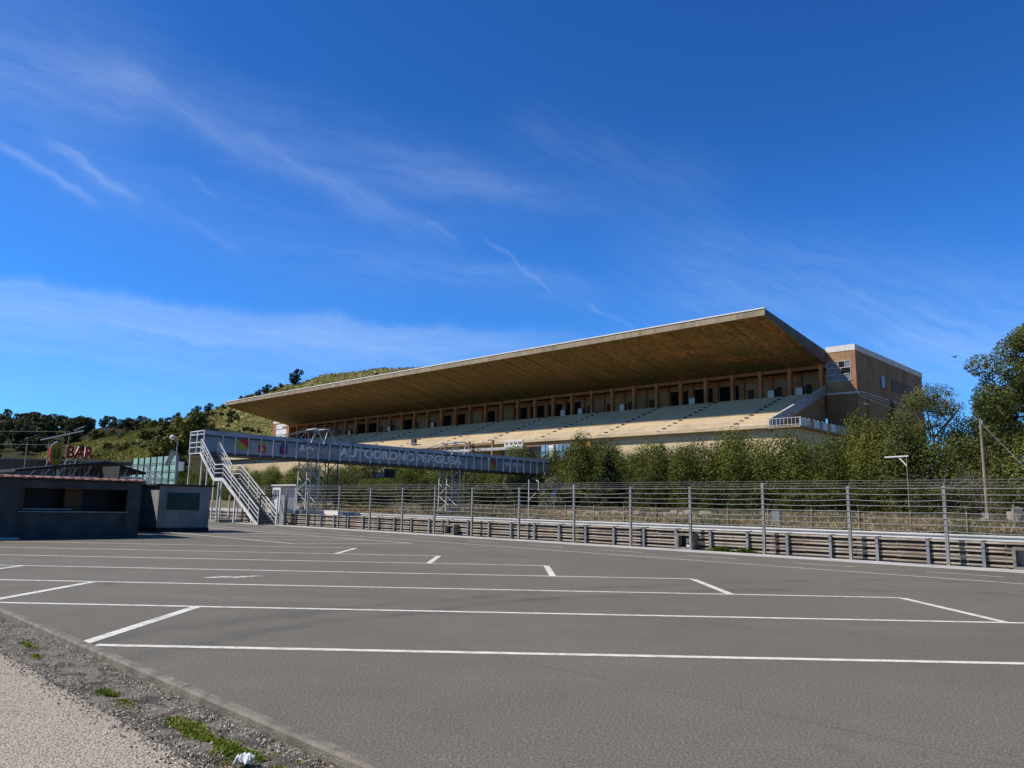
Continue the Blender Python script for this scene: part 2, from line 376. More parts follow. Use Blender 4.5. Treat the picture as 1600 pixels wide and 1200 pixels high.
M['leaf_olive'] = m_leaf('olive_foliage', (.07, .08, .045), (.13, .14, .08), (.20, .21, .13))
M['leaf_feather'] = m_leaf('feathery_foliage', (.06, .065, .025), (.12, .12, .04), (.20, .185, .07))
M['leaf_yellow'] = m_leaf('yellow_green_foliage', (.045, .052, .010), (.125, .122, .022), (.26, .235, .045))
M['leaf_wood'] = m_leaf('wood_foliage', (.020, .030, .013), (.042, .056, .022), (.085, .095, .036))
M['grass_dry'] = m_leaf('dry_grass', (.18, .135, .06), (.36, .265, .125), (.52, .40, .21), .2)
M['grass_hill'] = m_leaf('hill_scrub', (.07, .088, .026), (.25, .24, .08), (.46, .39, .18), .25, .3, .035)
M['grass_green'] = m_leaf('green_weeds', (.06, .095, .014), (.16, .21, .03), (.40, .38, .09), .3)

# ------------------------------------------------------------------ terrain
def emb(u, v):
    """height of the land beyond the race track: a low bank that carries the trees"""
    pts = [(40, -.02), (44, .02), (50, .40), (55, .85), (60, 1.2), (66, 1.5), (80, 2.0), (100, 2.6), (170, 3.0), (400, 3.0)]
    if v <= 40: return -.02
    for (a, za), (b, zb) in zip(pts, pts[1:]):
        if v <= b: z = za + (zb - za) * (v - a) / (b - a); break
    k = min(1, (v - 40) / 10)
    return z + k * .22 * mnoise.noise(Vector((u * .15, v * .2, 0))) + k * .10 * mnoise.noise(Vector((u * .7, v * .7, 3)))
HA = [(-.82, 0), (-.75, 6), (-.66, 14), (-.60, 20), (-.52, 26), (-.47, 29.5), (-.446, 32), (-.414, 35.5), (-.38, 38.5), (-.34, 43.5), (-.297, 48), (-.238, 52.5), (-.17, 55), (-.085, 56), (.1, 54), (.3, 40), (.55, 18), (.75, 4)]
HBt = [(-1.5, 44), (-1.1, 46), (-.80, 45), (-.725, 44), (-.674, 42), (-.623, 42), (-.589, 40), (-.555, 40), (-.53, 43), (-.479, 44), (-.4, 44), (-.3, 40), (-.1, 30), (.2, 10)]
def lerp_tab(T, s):
    if s <= T[0][0]: return T[0][1]
    for (a, x), (b, y) in zip(T, T[1:]):
        if s <= b: t = (s - a) / (b - a); t = t * t * (3 - 2 * t); return x + (y - x) * t
    return T[-1][1]
def a_foot(s): return lerp_tab([(-.47, 115), (-.385, 335), (.8, 335)], s)
def hill_z(T, x, y, foot, ridge):
    s = x / y; h = lerp_tab(T, s)
    if T is HA:
        foot = a_foot(s); ridge = foot + 190; h = 1.65 + (h - 1.65) * ridge / 300
    t = (y - foot) / (ridge - foot)
    if t <= 0: return -3.0
    k = t ** .9 if t < 1 else max(.3, 1 - (t - 1) * .9)
    return h * k - 3 * max(0, 1 - 3 * t) + min(1, t * 3) * (1.4 * mnoise.noise(Vector((x * .03, y * .03, 1))) + .6 * mnoise.noise(Vector((x * .11, y * .11, 5))))
def grid(name, fn, nu, nv, mat, smooth=True):
    mb = MB(); vs = [[fn(i / nu, j / nv) for j in range(nv + 1)] for i in range(nu + 1)]
    mb.v = [Vector(p) for row in vs for p in row]; k = nv + 1
    for i in range(nu):
        for j in range(nv):
            a = i * k + j; mb.f.append((a, a + k, a + k + 1, a + 1)); mb.m.append(0)
    return mb.build(name, mat, smooth=smooth)
g0 = MB(); g0.poly([(-3000, -3000, -.16), (3000, -3000, -.16), (3000, 3000, -.16), (-3000, 3000, -.16)])
tag(g0.build('ground', M['ground']), kind='structure')
lot = MB(); lot.poly([W(-90, 3.16, 0), W(-90, 28.45, 0), W(230, 28.45, 0), W(230, 3.16, 0)])
tag(lot.build('paddock_asphalt', M['asphalt']), kind='structure')
trk = MB(); trk.poly([W(-90, 31, -.01), W(-90, 39.6, -.01), W(300, 39.6, -.01), W(300, 31, -.01)])
tag(trk.build('race_track', M['asphalt']), kind='structure')
sv = MB(); sv.poly([W(-90, 28.3, -.015), W(-90, 31.2, -.015), W(300, 31.2, -.015), W(300, 28.3, -.015)])
tag(sv.build('barrier_soil', M['soil']), kind='structure')
def stripfn(i, j):
    u = -90 + 230 * i; e = 26.95 + .18 * mnoise.noise(Vector((u * .05, 2, 0)))
    return W(u, e + (28.55 - e) * j, .006)
tag(grid('concrete_apron', stripfn, 120, 1, M['concrete_light']), kind='structure')
tag(grid('trackside_bank', lambda i, j: W(-80 + 400 * i, 39.4 + 135 * (j ** 1.7), emb(-80 + 400 * i, 39.4 + 135 * (j ** 1.7))), 260, 60, M['ground']), kind='structure')
def hfn(T, s0, s1, y0, y1, foot, ridge):
    def fn(i, j):
        y = y0 + (y1 - y0) * j; x = (s0 + (s1 - s0) * i) * y
        return (x, y, hill_z(T, x, y, foot, ridge))
    return fn
tag(grid('grassy_hill', hfn(HA, -.85, .78, 105, 640, 112, 300), 170, 110, M['hill']), kind='structure')
tag(grid('wooded_hill', hfn(HBt, -1.5, .2, 150, 560, 160, 450), 150, 70, M['wood']), kind='structure')

# foreground edge: path, verge, kerb
tag(grid('footpath', lambda i, j: W(-10 + 60 * i, (2.36 + .05 * mnoise.noise(Vector(((-10 + 60 * i) * 1.3, 0, 0))) + .02 * mnoise.noise(Vector(((-10 + 60 * i) * 9, 0, 0)))) - 8 * j, -.035), 400, 1, M['path']), kind='structure')
def vergefn(i, j):
    u = -2 + 26 * i; v = 2.2 + .86 * j; p = Vector((u, v, 0))
    z = -.055 + .016 * mnoise.noise(p * 3) + .010 * mnoise.noise(p * 9) + .006 * mnoise.noise(p * 26)
    if j < .12: z -= .02 * (1 - j / .12)
    return W(u, v, z)
tag(grid('soil_verge', vergefn, 900, 32, M['soil']), kind='structure')
vb = MB(); vb.poly([W(24, 2.2, -.06), W(24, 3.06, -.06), W(230, 3.06, -.06), W(230, 2.2, -.06)]); vb.poly([W(-40, 2.2, -.06), W(-40, 3.06, -.06), W(-2, 3.06, -.06), W(-2, 2.2, -.06)])
tag(vb.build('far_verge', M['soil']), kind='structure')
kb = MB(); u = -6.0; ri = random.Random(3)
while u < 40:
    L = 1.0; a = ri.uniform(-.006, .006); b = .018 + ri.uniform(-.002, .002)
    L = ri.choice((1.0, 1.0, 2.0, 3.0)); kb.prism([(3.07 + a * .4, -.2), (3.065 + a * .4, b - .022), (3.082 + a * .4, b), (3.155, b), (3.17, b - .02), (3.17, -.2)], u + .002, u + L - .002); u += L
tag(kb.build('kerb', M['kerbstone']), kind='structure')

# painted markings
LW = .13
def strip(mb, p, q, w=LW, z=.005):
    p = Vector((*p, z)); q = Vector((*q, z)); d = (q - p).normalized(); n = Vector((-d.y, d.x, 0)) * w / 2
    mb.poly([p - n, q - n, q + n, p + n])
ys = [9.02, 12.35, 15.65, 18.9, 22.2, 25.5, 28.85]
left = [-4.86, -8.25, -11.7, -15.1, -18.5, -21.9]; right = [11.2, 7.83, 4.45, 1.08, -2.27, -5.66]
bay = MB()
for k, y in enumerate(ys):
    ks = [j for j in (k - 1, k) if 0 <= j < len(left)]
    strip(bay, (max(min(left[j] for j in ks), (3.20 - EV.y * y) / EV.x), y), (max(right[j] for j in ks) , y), z=.004)
for k in range(6):
    for x in (left[k], right[k]):
        strip(bay, (x, ys[k] + LW / 2 + .001), (x, ys[k + 1] - LW / 2 - .001), .16, z=.004)
tag(bay.build('bay_markings', M['paint']), kind='structure')
xy = lambda u, v: (W(u, v).x, W(u, v).y)
far = MB()
strip(far, xy(27.6, 16.2), xy(62, 16.2)); strip(far, xy(26.1, 20.9), xy(62, 20.9))
for i in range(9):
    u = 27.7 + i * 3.5; strip(far, xy(u, 16.3), xy(u - 1.5, 20.8), .12)
tag(far.build('far_bay_markings', M['paint']), kind='structure')
te = MB(); strip(te, xy(-60, 22.75), xy(30, 22.75), .12); strip(te, xy(30, 22.75), xy(70, 21.6), .12)
for i in range(-6, 12):
    u = 1.3 + i * 3.95; strip(te, xy(u, 24.82), xy(u + 1.95, 24.82), .10)
tag(te.build('track_edge_markings', M['paint']), kind='structure')
wm = MB(); r2 = random.Random(5)
for i in range(26):   # what is left of a worn painted symbol
    t = i / 25; x = -6.45 + .85 * t; y = 16.9 + .5 * t + .12 * math.sin(t * 7); w = r2.uniform(.03, .10)
    a = r2.uniform(-.5, .5); n = 6; c = Vector((x + r2.uniform(-.03, .03), y + r2.uniform(-.10, .10), .004 + i * .0001))
    wm.poly([c + Vector((math.cos(a) * math.cos(q) * w * 1.8 - math.sin(a) * math.sin(q) * w * .6, math.sin(a) * math.cos(q) * w * 1.8 + math.cos(a) * math.sin(q) * w * .6, 0)) for q in [2 * math.pi * j / n for j in range(n)]])
tag(wm.build('worn_symbol_marking', M['paint']), kind='structure')

# verge gravel, weeds, litter
def blades(name, centres, mat, n, h, w, seed, lean=.7):
    r = random.Random(seed); mb = MB()
    for _ in range(n):
        (cu, cv, ru, rv) = r.choice(centres); a = r.uniform(0, 2 * math.pi); q = abs(r.gauss(0, .55))
        if mnoise.noise(W(cu + ru * q * math.cos(a), cv + rv * q * math.sin(a)) * 5) < -.12: continue
        p = W(cu + ru * q * math.cos(a), cv + rv * q * math.sin(a), -.055); hh = h * r.uniform(.4, 1.2) * max(.3, 1.15 - q * .6); ww = w * r.uniform(.6, 1.4)
        t = r.uniform(0, 2 * math.pi); d = Vector((math.cos(t), math.sin(t), 0)); s = Vector((-d.y, d.x, 0)) * ww / 2
        l = d * hh * lean * r.uniform(.3, 1.3)
        mb.poly([p - s * .5, p + s * .5, p + l * .5 + s + EZ * hh * .6, p + l + EZ * hh * .75, p + l * .5 - s + EZ * hh * .6])
    return mb.build(name, mat)
for nm, lb, cs, n, sd in (('weed_patch', 'low green weeds beside the white paper scrap on the verge', [(5.3, 2.70, .62, .13), (4.75, 2.72, .45, .17), (5.0, 2.66, .9, .12), (5.75, 2.66, .35, .08), (4.4, 2.80, .5, .1), (6.0, 2.70, .5, .14)], 3600, 1),
                          ('weed_patch', 'small green weed tuft further up the gravel verge', [(7.5, 2.58, .38, .06), (7.2, 2.62, .3, .06), (7.8, 2.56, .3, .05), (7.4, 2.6, .7, .12)], 900, 2),
                          ('weed_patch', 'sparse weeds at the far left of the verge', [(10.4, 2.70, .5, .09), (9.6, 2.60, .5, .08), (10.9, 2.74, .6, .1)], 300, 3)):
    tag(blades(nm, cs, M['grass_green'], n, .042, .020, sd), lb, 'weeds', kind='stuff')
tag(blades('verge_tufts', [(u, 2.45 + .1 * math.sin(u * 3), .7, .16) for u in range(2, 16)], M['grass_dry'], 1500, .03, .006, 11, 1.2), 'dry grass bits scattered along the gravel verge', 'dry grass', kind='stuff')
gb = MB(); r = random.Random(21)
for _ in range(14000):
    u = 3 + 14 * r.random() ** 1.5; v = r.choice((r.uniform(2.28, 3.02), r.gauss(2.40, .10), r.gauss(2.45, .12), r.gauss(2.96, .05))); s = r.choice((.004, .006, .009, .013)) * r.uniform(.7, 1.3)
    if not 2.05 < v < 3.02: continue
    c = W(u, v, -.048 if v > 2.4 else -.03); k = len(gb.v)
    gb.v += [c + Vector((r.uniform(.6, 1.2) * s * x, r.uniform(.6, 1.2) * s * y, r.uniform(.5, .9) * s * z)) for x, y, z in ((1, 0, 0), (0, 1, 0), (-1, 0, 0), (0, -1, 0), (0, 0, 1))]
    gb.f += [(k, k + 1, k + 4), (k + 1, k + 2, k + 4), (k + 2, k + 3, k + 4), (k + 3, k, k + 4)]; gb.m += [0] * 4
tag(gb.build('gravel', M['stonebit']), 'loose grey gravel strewn over the soil verge', 'gravel', kind='stuff')
pp = MB(); r = random.Random(4); gr = [[None] * 9 for _ in range(9)]
for i in range(9):
    for j in range(9):
        gr[i][j] = Vector((-1.68, 5.25, 0)) + Vector(((i - 4) * .0135, (j - 4) * .0135, r.uniform(.0, .05) - .03 + .012 * (8 - abs(i - 4) - abs(j - 4)) / 3)) + Vector((r.uniform(-.012, .012), r.uniform(-.012, .012), 0))
for i in range(8):
    for j in range(8): pp.poly([gr[i][j], gr[i + 1][j], gr[i + 1][j + 1], gr[i][j + 1]])
tag(pp.build('paper_scrap', M['paper'], origin=(-1.68, 5.25, -.05)), 'crumpled white paper scrap lying on the weeds by the path', 'litter')

# ------------------------------------------------------------------ barriers
FV = 28.55; PU = [-18.9 + 3.31 * i for i in range(8)] + [7.56, 10.70, 13.98, 17.23, 20.27, 23.55, 27.17, 30.69, 33.82, 36.81, 40.06, 43.56, 47.42, 50.3, 53.6, 56.9]
gr_ = thing('guard_rail', 'weathered triple guard rail below the wire debris fence', 'guard rail', W(20, 28.6, 0))
def wbeam(z0, v, h=.255, d=.10):   # section of a two-wave beam, front towards the paddock
    pr = [(0, 0), (.07, -.95), (.11, -1), (.27, -1), (.31, -.95), (.39, -.06), (.5, 0), (.62, -.06), (.70, -.95), (.74, -1), (.89, -1), (.93, -.95), (1, 0)]
    a = [(v + d * y, z0 + h * x) for x, y in pr]
    return a + [(q + .012, z) for q, z in reversed(a)]
for k in range(3):
    mb = MB(); u = -60.0; rr = random.Random(40 + k)
    while u < 82:
        dz = rr.uniform(-.008, .008); dv = rr.uniform(-.012, .012)
        sec = [(a + dv, b + dz) for a, b in wbeam(.02 + k * .275, 29.05)]; n = len(sec)
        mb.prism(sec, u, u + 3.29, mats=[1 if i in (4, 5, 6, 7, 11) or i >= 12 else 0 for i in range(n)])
        mb.box(u + 1.06, u + 1.34, 28.96 + dv, 29.046 + dv, .04 + k * .275, .04 + k * .275 + .20, 1); u += 3.3
    mb.build('rail_beam', [M['rail'], M['rail_shade_splice']], gr_)
for i in range(46):
    u = -22.0 + 1.65 * i + .55
    MB().box(u - .05, u + .05, 28.84, 28.88, 0, .86).box(u - .012, u + .012, 28.88, 28.94, 0, .86).box(u - .05, u + .05, 29.10, 29.22, 0, .86).build('rail_post', M['galv_dark'], gr_)
fe = thing('debris_fence', 'tall cable debris fence of grey posts standing behind the guard rail', 'fence', W(20, FV, 0))
for i, u in enumerate(PU):
    mb = MB(); top = 2.60 + (.14 if i % 3 == 1 else 0)
    mb.box(u - .05, u + .05, FV - .045, FV - .033, 0, top).box(u - .05, u + .05, FV + .033, FV + .045, 0, top).box(u - .008, u + .008, FV - .033, FV + .033, 0, top)
    mb.build('fence_post', M['post_grey'], fe)
    MB().bar(W(u + .06, FV + .05, 2.52), W(u + .06, FV + .55, 2.84), .016, mi=0).build('bracket', M['galv_dark'], fe)
rr = random.Random(8)
for k in range(8):
    mb = MB(); z = 2.54 - k * .203
    for a, b in zip(PU, PU[1:]):
        sag = .012 + rr.uniform(0, .035); dz = rr.uniform(-.012, .012); n = 5
        pts = [W(a + (b - a) * t / n, FV - .06, z + dz * (0 < t < n) - sag * 4 * (t / n) * (1 - t / n)) for t in range(n + 1)]
        for p, q in zip(pts, pts[1:]): mb.tube(p, q, .011, n=5)
    mb.build('cable', M['cable'], fe)
for k in range(3):
    mb = MB()
    for a, b in zip(PU, PU[1:]): mb.tube(W(a, FV + .2 + .15 * k, 2.63 + .10 * k), W(b, FV + .2 + .15 * k, 2.63 + .10 * k), .007, n=4)
    mb.build('top_wire', M['dark_wire'], fe)
fr_ = thing('guard_rail', 'bright white guard rail on the far side behind the debris fence', 'guard rail', W(20, 40, 0))
for k in range(2):
    mb = MB(); mb.prism(wbeam(.22 + k * .285, 40.0, .28), -60, 62.5); mb.build('rail_beam', M['rail_white'], fr_)
for i in range(41):
    u = -18 + 2 * i; MB().box(u - .05, u + .05, 40.01, 40.12, 0, .77).build('rail_post', M['galv_dark'], fr_)
for u0, u1, z1, lb, n in ((17.13, 17.92, .66, 'low framed box with a white poster in the guard rail, right of centre', 1), (5.0, 5.74, .69, 'low framed box with a pale poster in the guard rail at the right edge', 2), (32.15, 32.95, .58, 'low framed box with a smaller poster in the guard rail, left of centre', 3)):
    t = thing('trackside_box', lb, 'trackside box', W((u0 + u1) / 2, 28.75, 0), 'boxes set in the guard rail')
    f = .09
    MB().box(u0, u0 + f, 28.55, 28.93, 0, z1).box(u1 - f, u1, 28.55, 28.93, 0, z1).box(u0 + f, u1 - f, 28.55, 28.93, z1 - f, z1).box(u0 + f, u1 - f, 28.55, 28.93, 0, f).build('frame', M['kerbstone'], t)
    MB().box(u0 + f, u1 - f, 28.84, 28.90, f, z1 - f).build('back', M['galv_dark'] if n == 2 else M['black'], t)
    a, b = (u0 + .14, u1 - .30) if n != 3 else (u0 + .25, u1 - .25)
    po = MB().box(a, b, 28.82, 28.836, .10, z1 - .20 - (.0 if n != 2 else .05)).build('poster', M['white'], t)
    mk = MB(); q = random.Random(n)
    for i in range(7):
        c = a + .04 + (b - a - .1) * i / 7; zz = .14 + .10 * q.random(); mk.box(c, c + .03, 28.813, 28.819, zz, zz + .07)
    mk.build('print', M['blue'], po)
# wild plants that grow through the rail
tag(blades('weed_patch', [(15.9, 28.75, .9, .14), (14.9, 28.75, .6, .1)], M['grass_green'], 1400, .26, .03, 17), 'weeds growing at the foot of the guard rail beside the framed box', 'weeds', kind='stuff')
tag(blades('rail_foot_tufts', [(u * 1.0, 28.85, .8, .12) for u in range(4, 48)], M['grass_dry'], 2600, .10, .02, 18), 'dry tufts along the foot of the guard rail', 'dry grass', kind='stuff')

cl = thing('chain_link_fence', 'rusty chain link fence with bent post tops on the bank', 'fence', W(20, 50, .4))
CU = [12.14 + 3.0 * i for i in range(-6, 19)]
for u in CU:
    z = emb(u, 50)
    MB().tube(W(u, 50, z - .1), W(u, 50, 1.88), .045, n=6).tube(W(u, 50, 1.88), W(u - .02, 49.78, 2.10), .04, .035, n=6).build('fence_post', M['rust'], cl)
mb = MB()
for a, b in zip(CU, CU[1:]): mb.poly([W(a, 50.05, emb(a, 50)), W(b, 50.05, emb(b, 50)), W(b, 50.05, 1.75), W(a, 50.05, 1.75)])
mb.build('net', M['net'], cl)
mb = MB()
for z in (1.75, 1.0):
    for a, b in zip(CU, CU[1:]): mb.tube(W(a, 50.02, z), W(b, 50.02, z), .010, n=4)
mb.build('wire', M['rust'], cl)
lw = thing('block_wall', 'low crumbling stone block wall at the foot of the hedge trees', 'wall', W(40, 58, .9))
mb = MB(); r = random.Random(31); u = 33.0
while u < 49:
    L = r.uniform(.5, 1.4); z = emb(u, 58)
    if r.random() < .85: mb.box(u, u + L - .04, 58 + r.uniform(-.1, .1), 58.5, z - .2, z + r.uniform(.22, .5))
    u += L
mb.build('blocks', M['stone'], lw)

# ------------------------------------------------------------------ grandstand
st = thing('grandstand', 'long tan concrete grandstand under a sloping cantilever roof', 'grandstand', W(128, 108, 2.4))
U0, U1 = 46.6, 209.4
mb = MB(); mb.prism([(97.5, 28.45), (97.5, 29.4), (118, 26.75), (123, 26.5), (123, 24.4), (118, 24.55)], U0, U1, mats=[1, 2, 2, 2, 0, 0], cap=2)
roof = mb.build('roof', [M['soffit'], M['fascia'], M['fascia_dark']], st)
MB().box(U0 - .06, U1 + .06, 97.40, 97.75, 29.38, 29.55).build('coping', M['coping'], roof)
ribm = M['fascia']
for i in range(33):
    u = 47.4 + 5.06 * i
    MB().hexa([W(u, 97.7, 28.33), W(u, 117.6, 24.55), W(u + .2, 117.6, 24.55), W(u + .2, 97.7, 28.33), W(u, 97.7, 28.46), W(u, 117.6, 24.68), W(u + .2, 117.6, 24.68), W(u + .2, 97.7, 28.46)]).build('rib', M['fascia'] if i > 17 else M['soffit'], roof)
N = 24; prof = [(117.4, 12.3), (98.7, 12.3), (98.7, 12.82), (97.7, 12.82), (97.7, 13.25), (97.85, 13.25), (97.85, 12.95), (98.6, 12.95)]
for i in range(N):
    v = 98.6 + 18.8 * i / N; prof += [(v, 12.95 + 6.95 * (i + 1) / N), (v + 18.8 / N, 12.95 + 6.95 * (i + 1) / N)]
MB().prism(prof, 46.8, 213.4, mats=[0] * len(prof), cap=1).build('seating', [M['seat'], M['brick_dark']], st)
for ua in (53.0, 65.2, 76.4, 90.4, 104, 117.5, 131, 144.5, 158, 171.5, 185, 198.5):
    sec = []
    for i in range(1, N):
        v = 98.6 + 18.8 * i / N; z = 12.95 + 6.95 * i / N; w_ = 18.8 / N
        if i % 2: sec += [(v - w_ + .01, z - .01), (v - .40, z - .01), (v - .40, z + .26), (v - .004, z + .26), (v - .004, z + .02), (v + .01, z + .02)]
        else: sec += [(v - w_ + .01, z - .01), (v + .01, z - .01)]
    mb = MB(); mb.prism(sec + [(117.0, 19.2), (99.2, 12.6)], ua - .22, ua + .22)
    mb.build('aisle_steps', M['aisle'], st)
MB().box(46.8, 213.4, 117.4, 122, 19.6, 19.88).build('gallery_floor', M['concrete'], st)
for i in range(33):
    u = 47.45 + 5.06 * i; MB().box(u - .28, u + .28, 117.75, 118.5, 19.88, 24.56).build('column', M['column'], st)
MB().box(46.6, 213.4, 118.0, 118.3, 24.0, 24.54).build('lintel', M['pilaster'], st)
MB().box(46.6, 213.4, 121.9, 122.3, 19.88, 24.38).build('gallery_wall', M['gallery'], st)
dk = {4, 5, 10, 11, 12, 13, 15, 18, 21, 25}
for i in range(32):
    u = 47.45 + 5.06 * i
    MB().box(u - .3, u + .3, 121.6, 121.88, 19.88, 24.36).build('pilaster', M['column'], st)
    if i in dk or i % 7 == 3:
        d = MB().box(u + 1.0, u + 4.4, 121.82, 121.87, 19.89, 23.3).build('doorway', M['door_dark'], st)
        MB().box(u + .9, u + 1.0, 121.76, 121.89, 19.89, 23.4).box(u + 4.4, u + 4.5, 121.76, 121.89, 19.89, 23.4).box(u + 2.66, u + 2.74, 121.76, 121.81, 19.89, 23.3).build('door_frame', M['brown'], d)
    else: MB().box(u + 3.2, u + 4.2, 121.83, 121.88, 19.89, 22.3).build('door', M['brown'], st)
for u in (55.5, 50.8, 70.1, 85.2, 95.4, 99.9, 141, 158.2, 176):
    b = MB().box(u - .55, u + .55, 117.3, 117.9, 19.9, 21.15).build('white_cabinet', M['white'], st)
    MB().box(u - .62, u - .56, 117.3, 118.0, 19.9, 21.3).build('cabinet_side', M['steel_dark'], b)
mb = MB()
for i in range(84):
    u = 46.9 + 2 * i; mb.bar(W(u, 97.82, 12.95), W(u, 97.82, 14.0), .05)
for z in (13.45, 13.98): mb.bar(W(46.8, 97.82, z), W(213.4, 97.82, z), .05)
mb.build('front_railing', M['parapet'], st)
# podium under the terraces
MB().box(43.3, 213.3, 98.62, 117.3, 1.6, 12.29).box(43.3, 46.6, 98.64, 117.3, 12.29, 12.71).build('podium_wall', M['brick_cream'], st)
MB().box(42.35, 46.78, 97.7, 117.9, 12.72, 12.95).build('side_platform', M['fascia'], st)
mb = MB(); mb.prism([(98.0, 12.96), (98.0, 14.05), (117.3, 20.95), (117.3, 19.7), (98.9, 12.96)], 46.5, 46.77); mb.build('stair_parapet', [M['sheet']], st)
MB().prism([(98.05, 14.05), (98.05, 14.16), (117.3, 21.05), (117.3, 20.95)], 46.45, 46.8).build('parapet_cap', M['concrete_light'], st)
mb = MB()
for i in range(9):
    u = 42.45 + .53 * i; mb.bar(W(u, 97.8, 12.95), W(u, 97.8, 14.05), .04)
for z in (13.1, 14.02): mb.bar(W(42.4, 97.8, z), W(46.7, 97.8, z), .045)
mb.build('platform_railing', M['white'], st)
for i in range(13):
    v = 98.0 + 1.45 * i; m_ = [M['sheet_white'], M['sheet_white'], M['sheet_rust'], M['sheet_white'], M['sheet'], M['sheet_white'], M['sheet_rust']][i % 7] if i < 8 else M['sheet']
    MB().box(42.36, 42.42, v + .04, v + 1.38, 12.98, 14.0).build('railing_sheet', m_, st)
mb = MB()
for i in range(14): mb.bar(W(42.40, 98.0 + 1.45 * i, 12.95), W(42.40, 98.0 + 1.45 * i, 14.1), .07)
mb.build('side_posts', M['white'], st)
# end wing
MB().box(42.2, 46.55, 118.02, 150.5, 19.9, 26.3).box(46.56, 60, 123.05, 150.5, 19.9, 26.3).build('wing_wall', M['wall_tan'], st)
MB().box(42.78, 46.52, 117.97, 118.015, 19.9, 26.28).build('wing_front', M['wall_tan_lit'], st)
MB().box(42.1, 46.57, 117.9, 150.62, 26.3, 27.22).box(46.58, 60.1, 123.06, 150.62, 26.3, 27.22).build('wing_parapet', M['parapet'], st)
MB().box(42.08, 42.76, 117.86, 118.62, 19.9, 26.29).build('corner_pilaster', M['pilaster'], st)
wn = MB(); x0, x1, z0, z1 = 42.85, 46.5, 21.68, 24.75
wn.box(x0, x1, 117.94, 117.965, z0, z1); fr = wn.build('stair_window', M['glass_grey'], st)
mb = MB(); rh = (z1 - z0) / 3
for k in range(4): mb.box(x0, x1, 117.86, 117.93, z0 + rh * k - .06, z0 + rh * k + .06)
cuts = [[0, .25, .5, .75, 1], [0, .42, .62, 1], [0, .22, .50, .75, 1]]
for k in range(3):
    for c in cuts[k]: u = x0 + (x1 - x0) * c; mb.box(u - .045, u + .045, 117.862, 117.928, z0 + rh * k + .06, z0 + rh * (k + 1) - .06)
mb.build('window_frame', M['galv'], fr)
for k, a, b in ((2, .25, .5), (1, 0, .42)):
    MB().box(x0 + (x1 - x0) * a + .07, x0 + (x1 - x0) * b - .07, 117.92, 117.938, z0 + rh * k + .08, z0 + rh * (k + 1) - .08).build('broken_pane', M['door_dark'], fr)
for v, w, zz, h in [(129.0, 1.7, 21.9, 2.0), (133.9, .6, 21.7, 1.9)] + [(134.8 + 1.75 * i, .85, 21.75, 2.0) for i in range(8)]:
    f = MB().box(42.14, 42.19, v, v + w, zz, zz + h).build('side_window', M['glass_grey'] if w > 1 else M['glass'], st)
    MB().box(42.08, 42.19, v - .1, v, zz - .1, zz + h + .1).box(42.08, 42.19, v + w, v + w + .1, zz - .1, zz + h + .1).box(42.08, 42.19, v, v + w, zz - .1, zz).build('window_frame', M['wall_tan_lit'], f)
MB().box(42.12, 46.75, 117.95, 150.55, 1.6, 19.62).build('wing_base', M['brick_dark'], st)
MB().box(42.02, 46.76, 117.82, 118.8, 19.62, 19.895).box(42.02, 46.76, 118.8, 150.6, 19.62, 19.70).build('ledge', M['parapet'], st)
mb = MB(); mb.tube(W(42.0, 119.0, 19.95), W(42.0, 149.5, 20.15), .07, n=6)
pts = [W(41.98, 119 + 24 * t / 6, 19.3 - 1.0 * math.sin(math.pi * t / 6) * .35 - .02 * t) for t in range(7)]
for p, q in zip(pts, pts[1:]): mb.tube(p, q, .05, n=5)
mb.build('wall_pipe', M['white'], st)
MB().box(42.02, 42.1, 120.2, 122.4, 18.2, 18.42).build('wall_sign', M['white'], st)
MB().box(41.95, 42.1, 121.9, 122.05, 1.6, 19.6).build('downpipe', M['wall_tan'], st)
MB().box(60.05, 213.2, 123.1, 150, 1.6, 24.0).build('rear_block', M['wall_tan'], st)
# far wing
MB().box(210.0, 219.2, 118.2, 140, 1.6, 25.6).build('wing_wall', M['wall_tan'], st)
MB().box(209.9, 219.3, 118.1, 140.1, 25.6, 26.4).build('wing_parapet', M['parapet'], st)
f = MB().box(211, 217.4, 118.12, 118.17, 20.4, 25.2).build('stair_window', M['white'], st)
mb = MB()
for z in (21.9, 23.6): mb.box(211, 217.4, 118.08, 118.115, z, z + .18)
mb.build('window_frame', M['glass_grey'], f)
MB().box(217.5, 219.2, 118.05, 118.18, 20.0, 25.5).build('corner_pilaster', M['pilaster'], st)
# glazed bar under the terrace
an = thing('glazed_annex', 'glazed bar with blue windows below the seating of the stand', 'annex', W(90, 97.5, 2.2))
MB().box(76.8, 110.5, 97.75, 98.72, 1.6, 12.2).build('wall', M['wall_tan'], an)
MB().box(76.9, 78.4, 97.2, 97.72, 9, 12.25).build('orange_panel', M['orange'], an)
d = MB().box(78.9, 80.9, 97.62, 97.74, 9.0, 11.5).build('door', M['coping'], an)
MB().box(78.7, 78.88, 97.55, 97.74, 9, 11.7).box(80.92, 81.1, 97.55, 97.74, 9, 11.7).build('door_frame', M['white'], d)
for a, b in ((81.3, 84.8), (85.9, 88.0), (91.5, 97.2)):
    wd = MB().box(a, b, 97.62, 97.735, 9.3, 12.1).build('window', M['glass_blue'], an); mb = MB()
    k = max(2, round((b - a) / 1.0))
    for i in range(k + 1): u = a + (b - a) * i / k; mb.box(u - .05, u + .05, 97.56, 97.615, 9.3, 12.1)
    mb.box(a, b, 97.565, 97.612, 10.9, 11.0).build('mullions', M['steel_dark'], wd)
MB().box(84.85, 85.85, 97.3, 97.74, 8.6, 12.0).build('pillar', M['coping'], an)
MB().box(88.1, 90.6, 97.64, 97.738, 9.5, 12.0).build('dark_window', M['glass'], an)
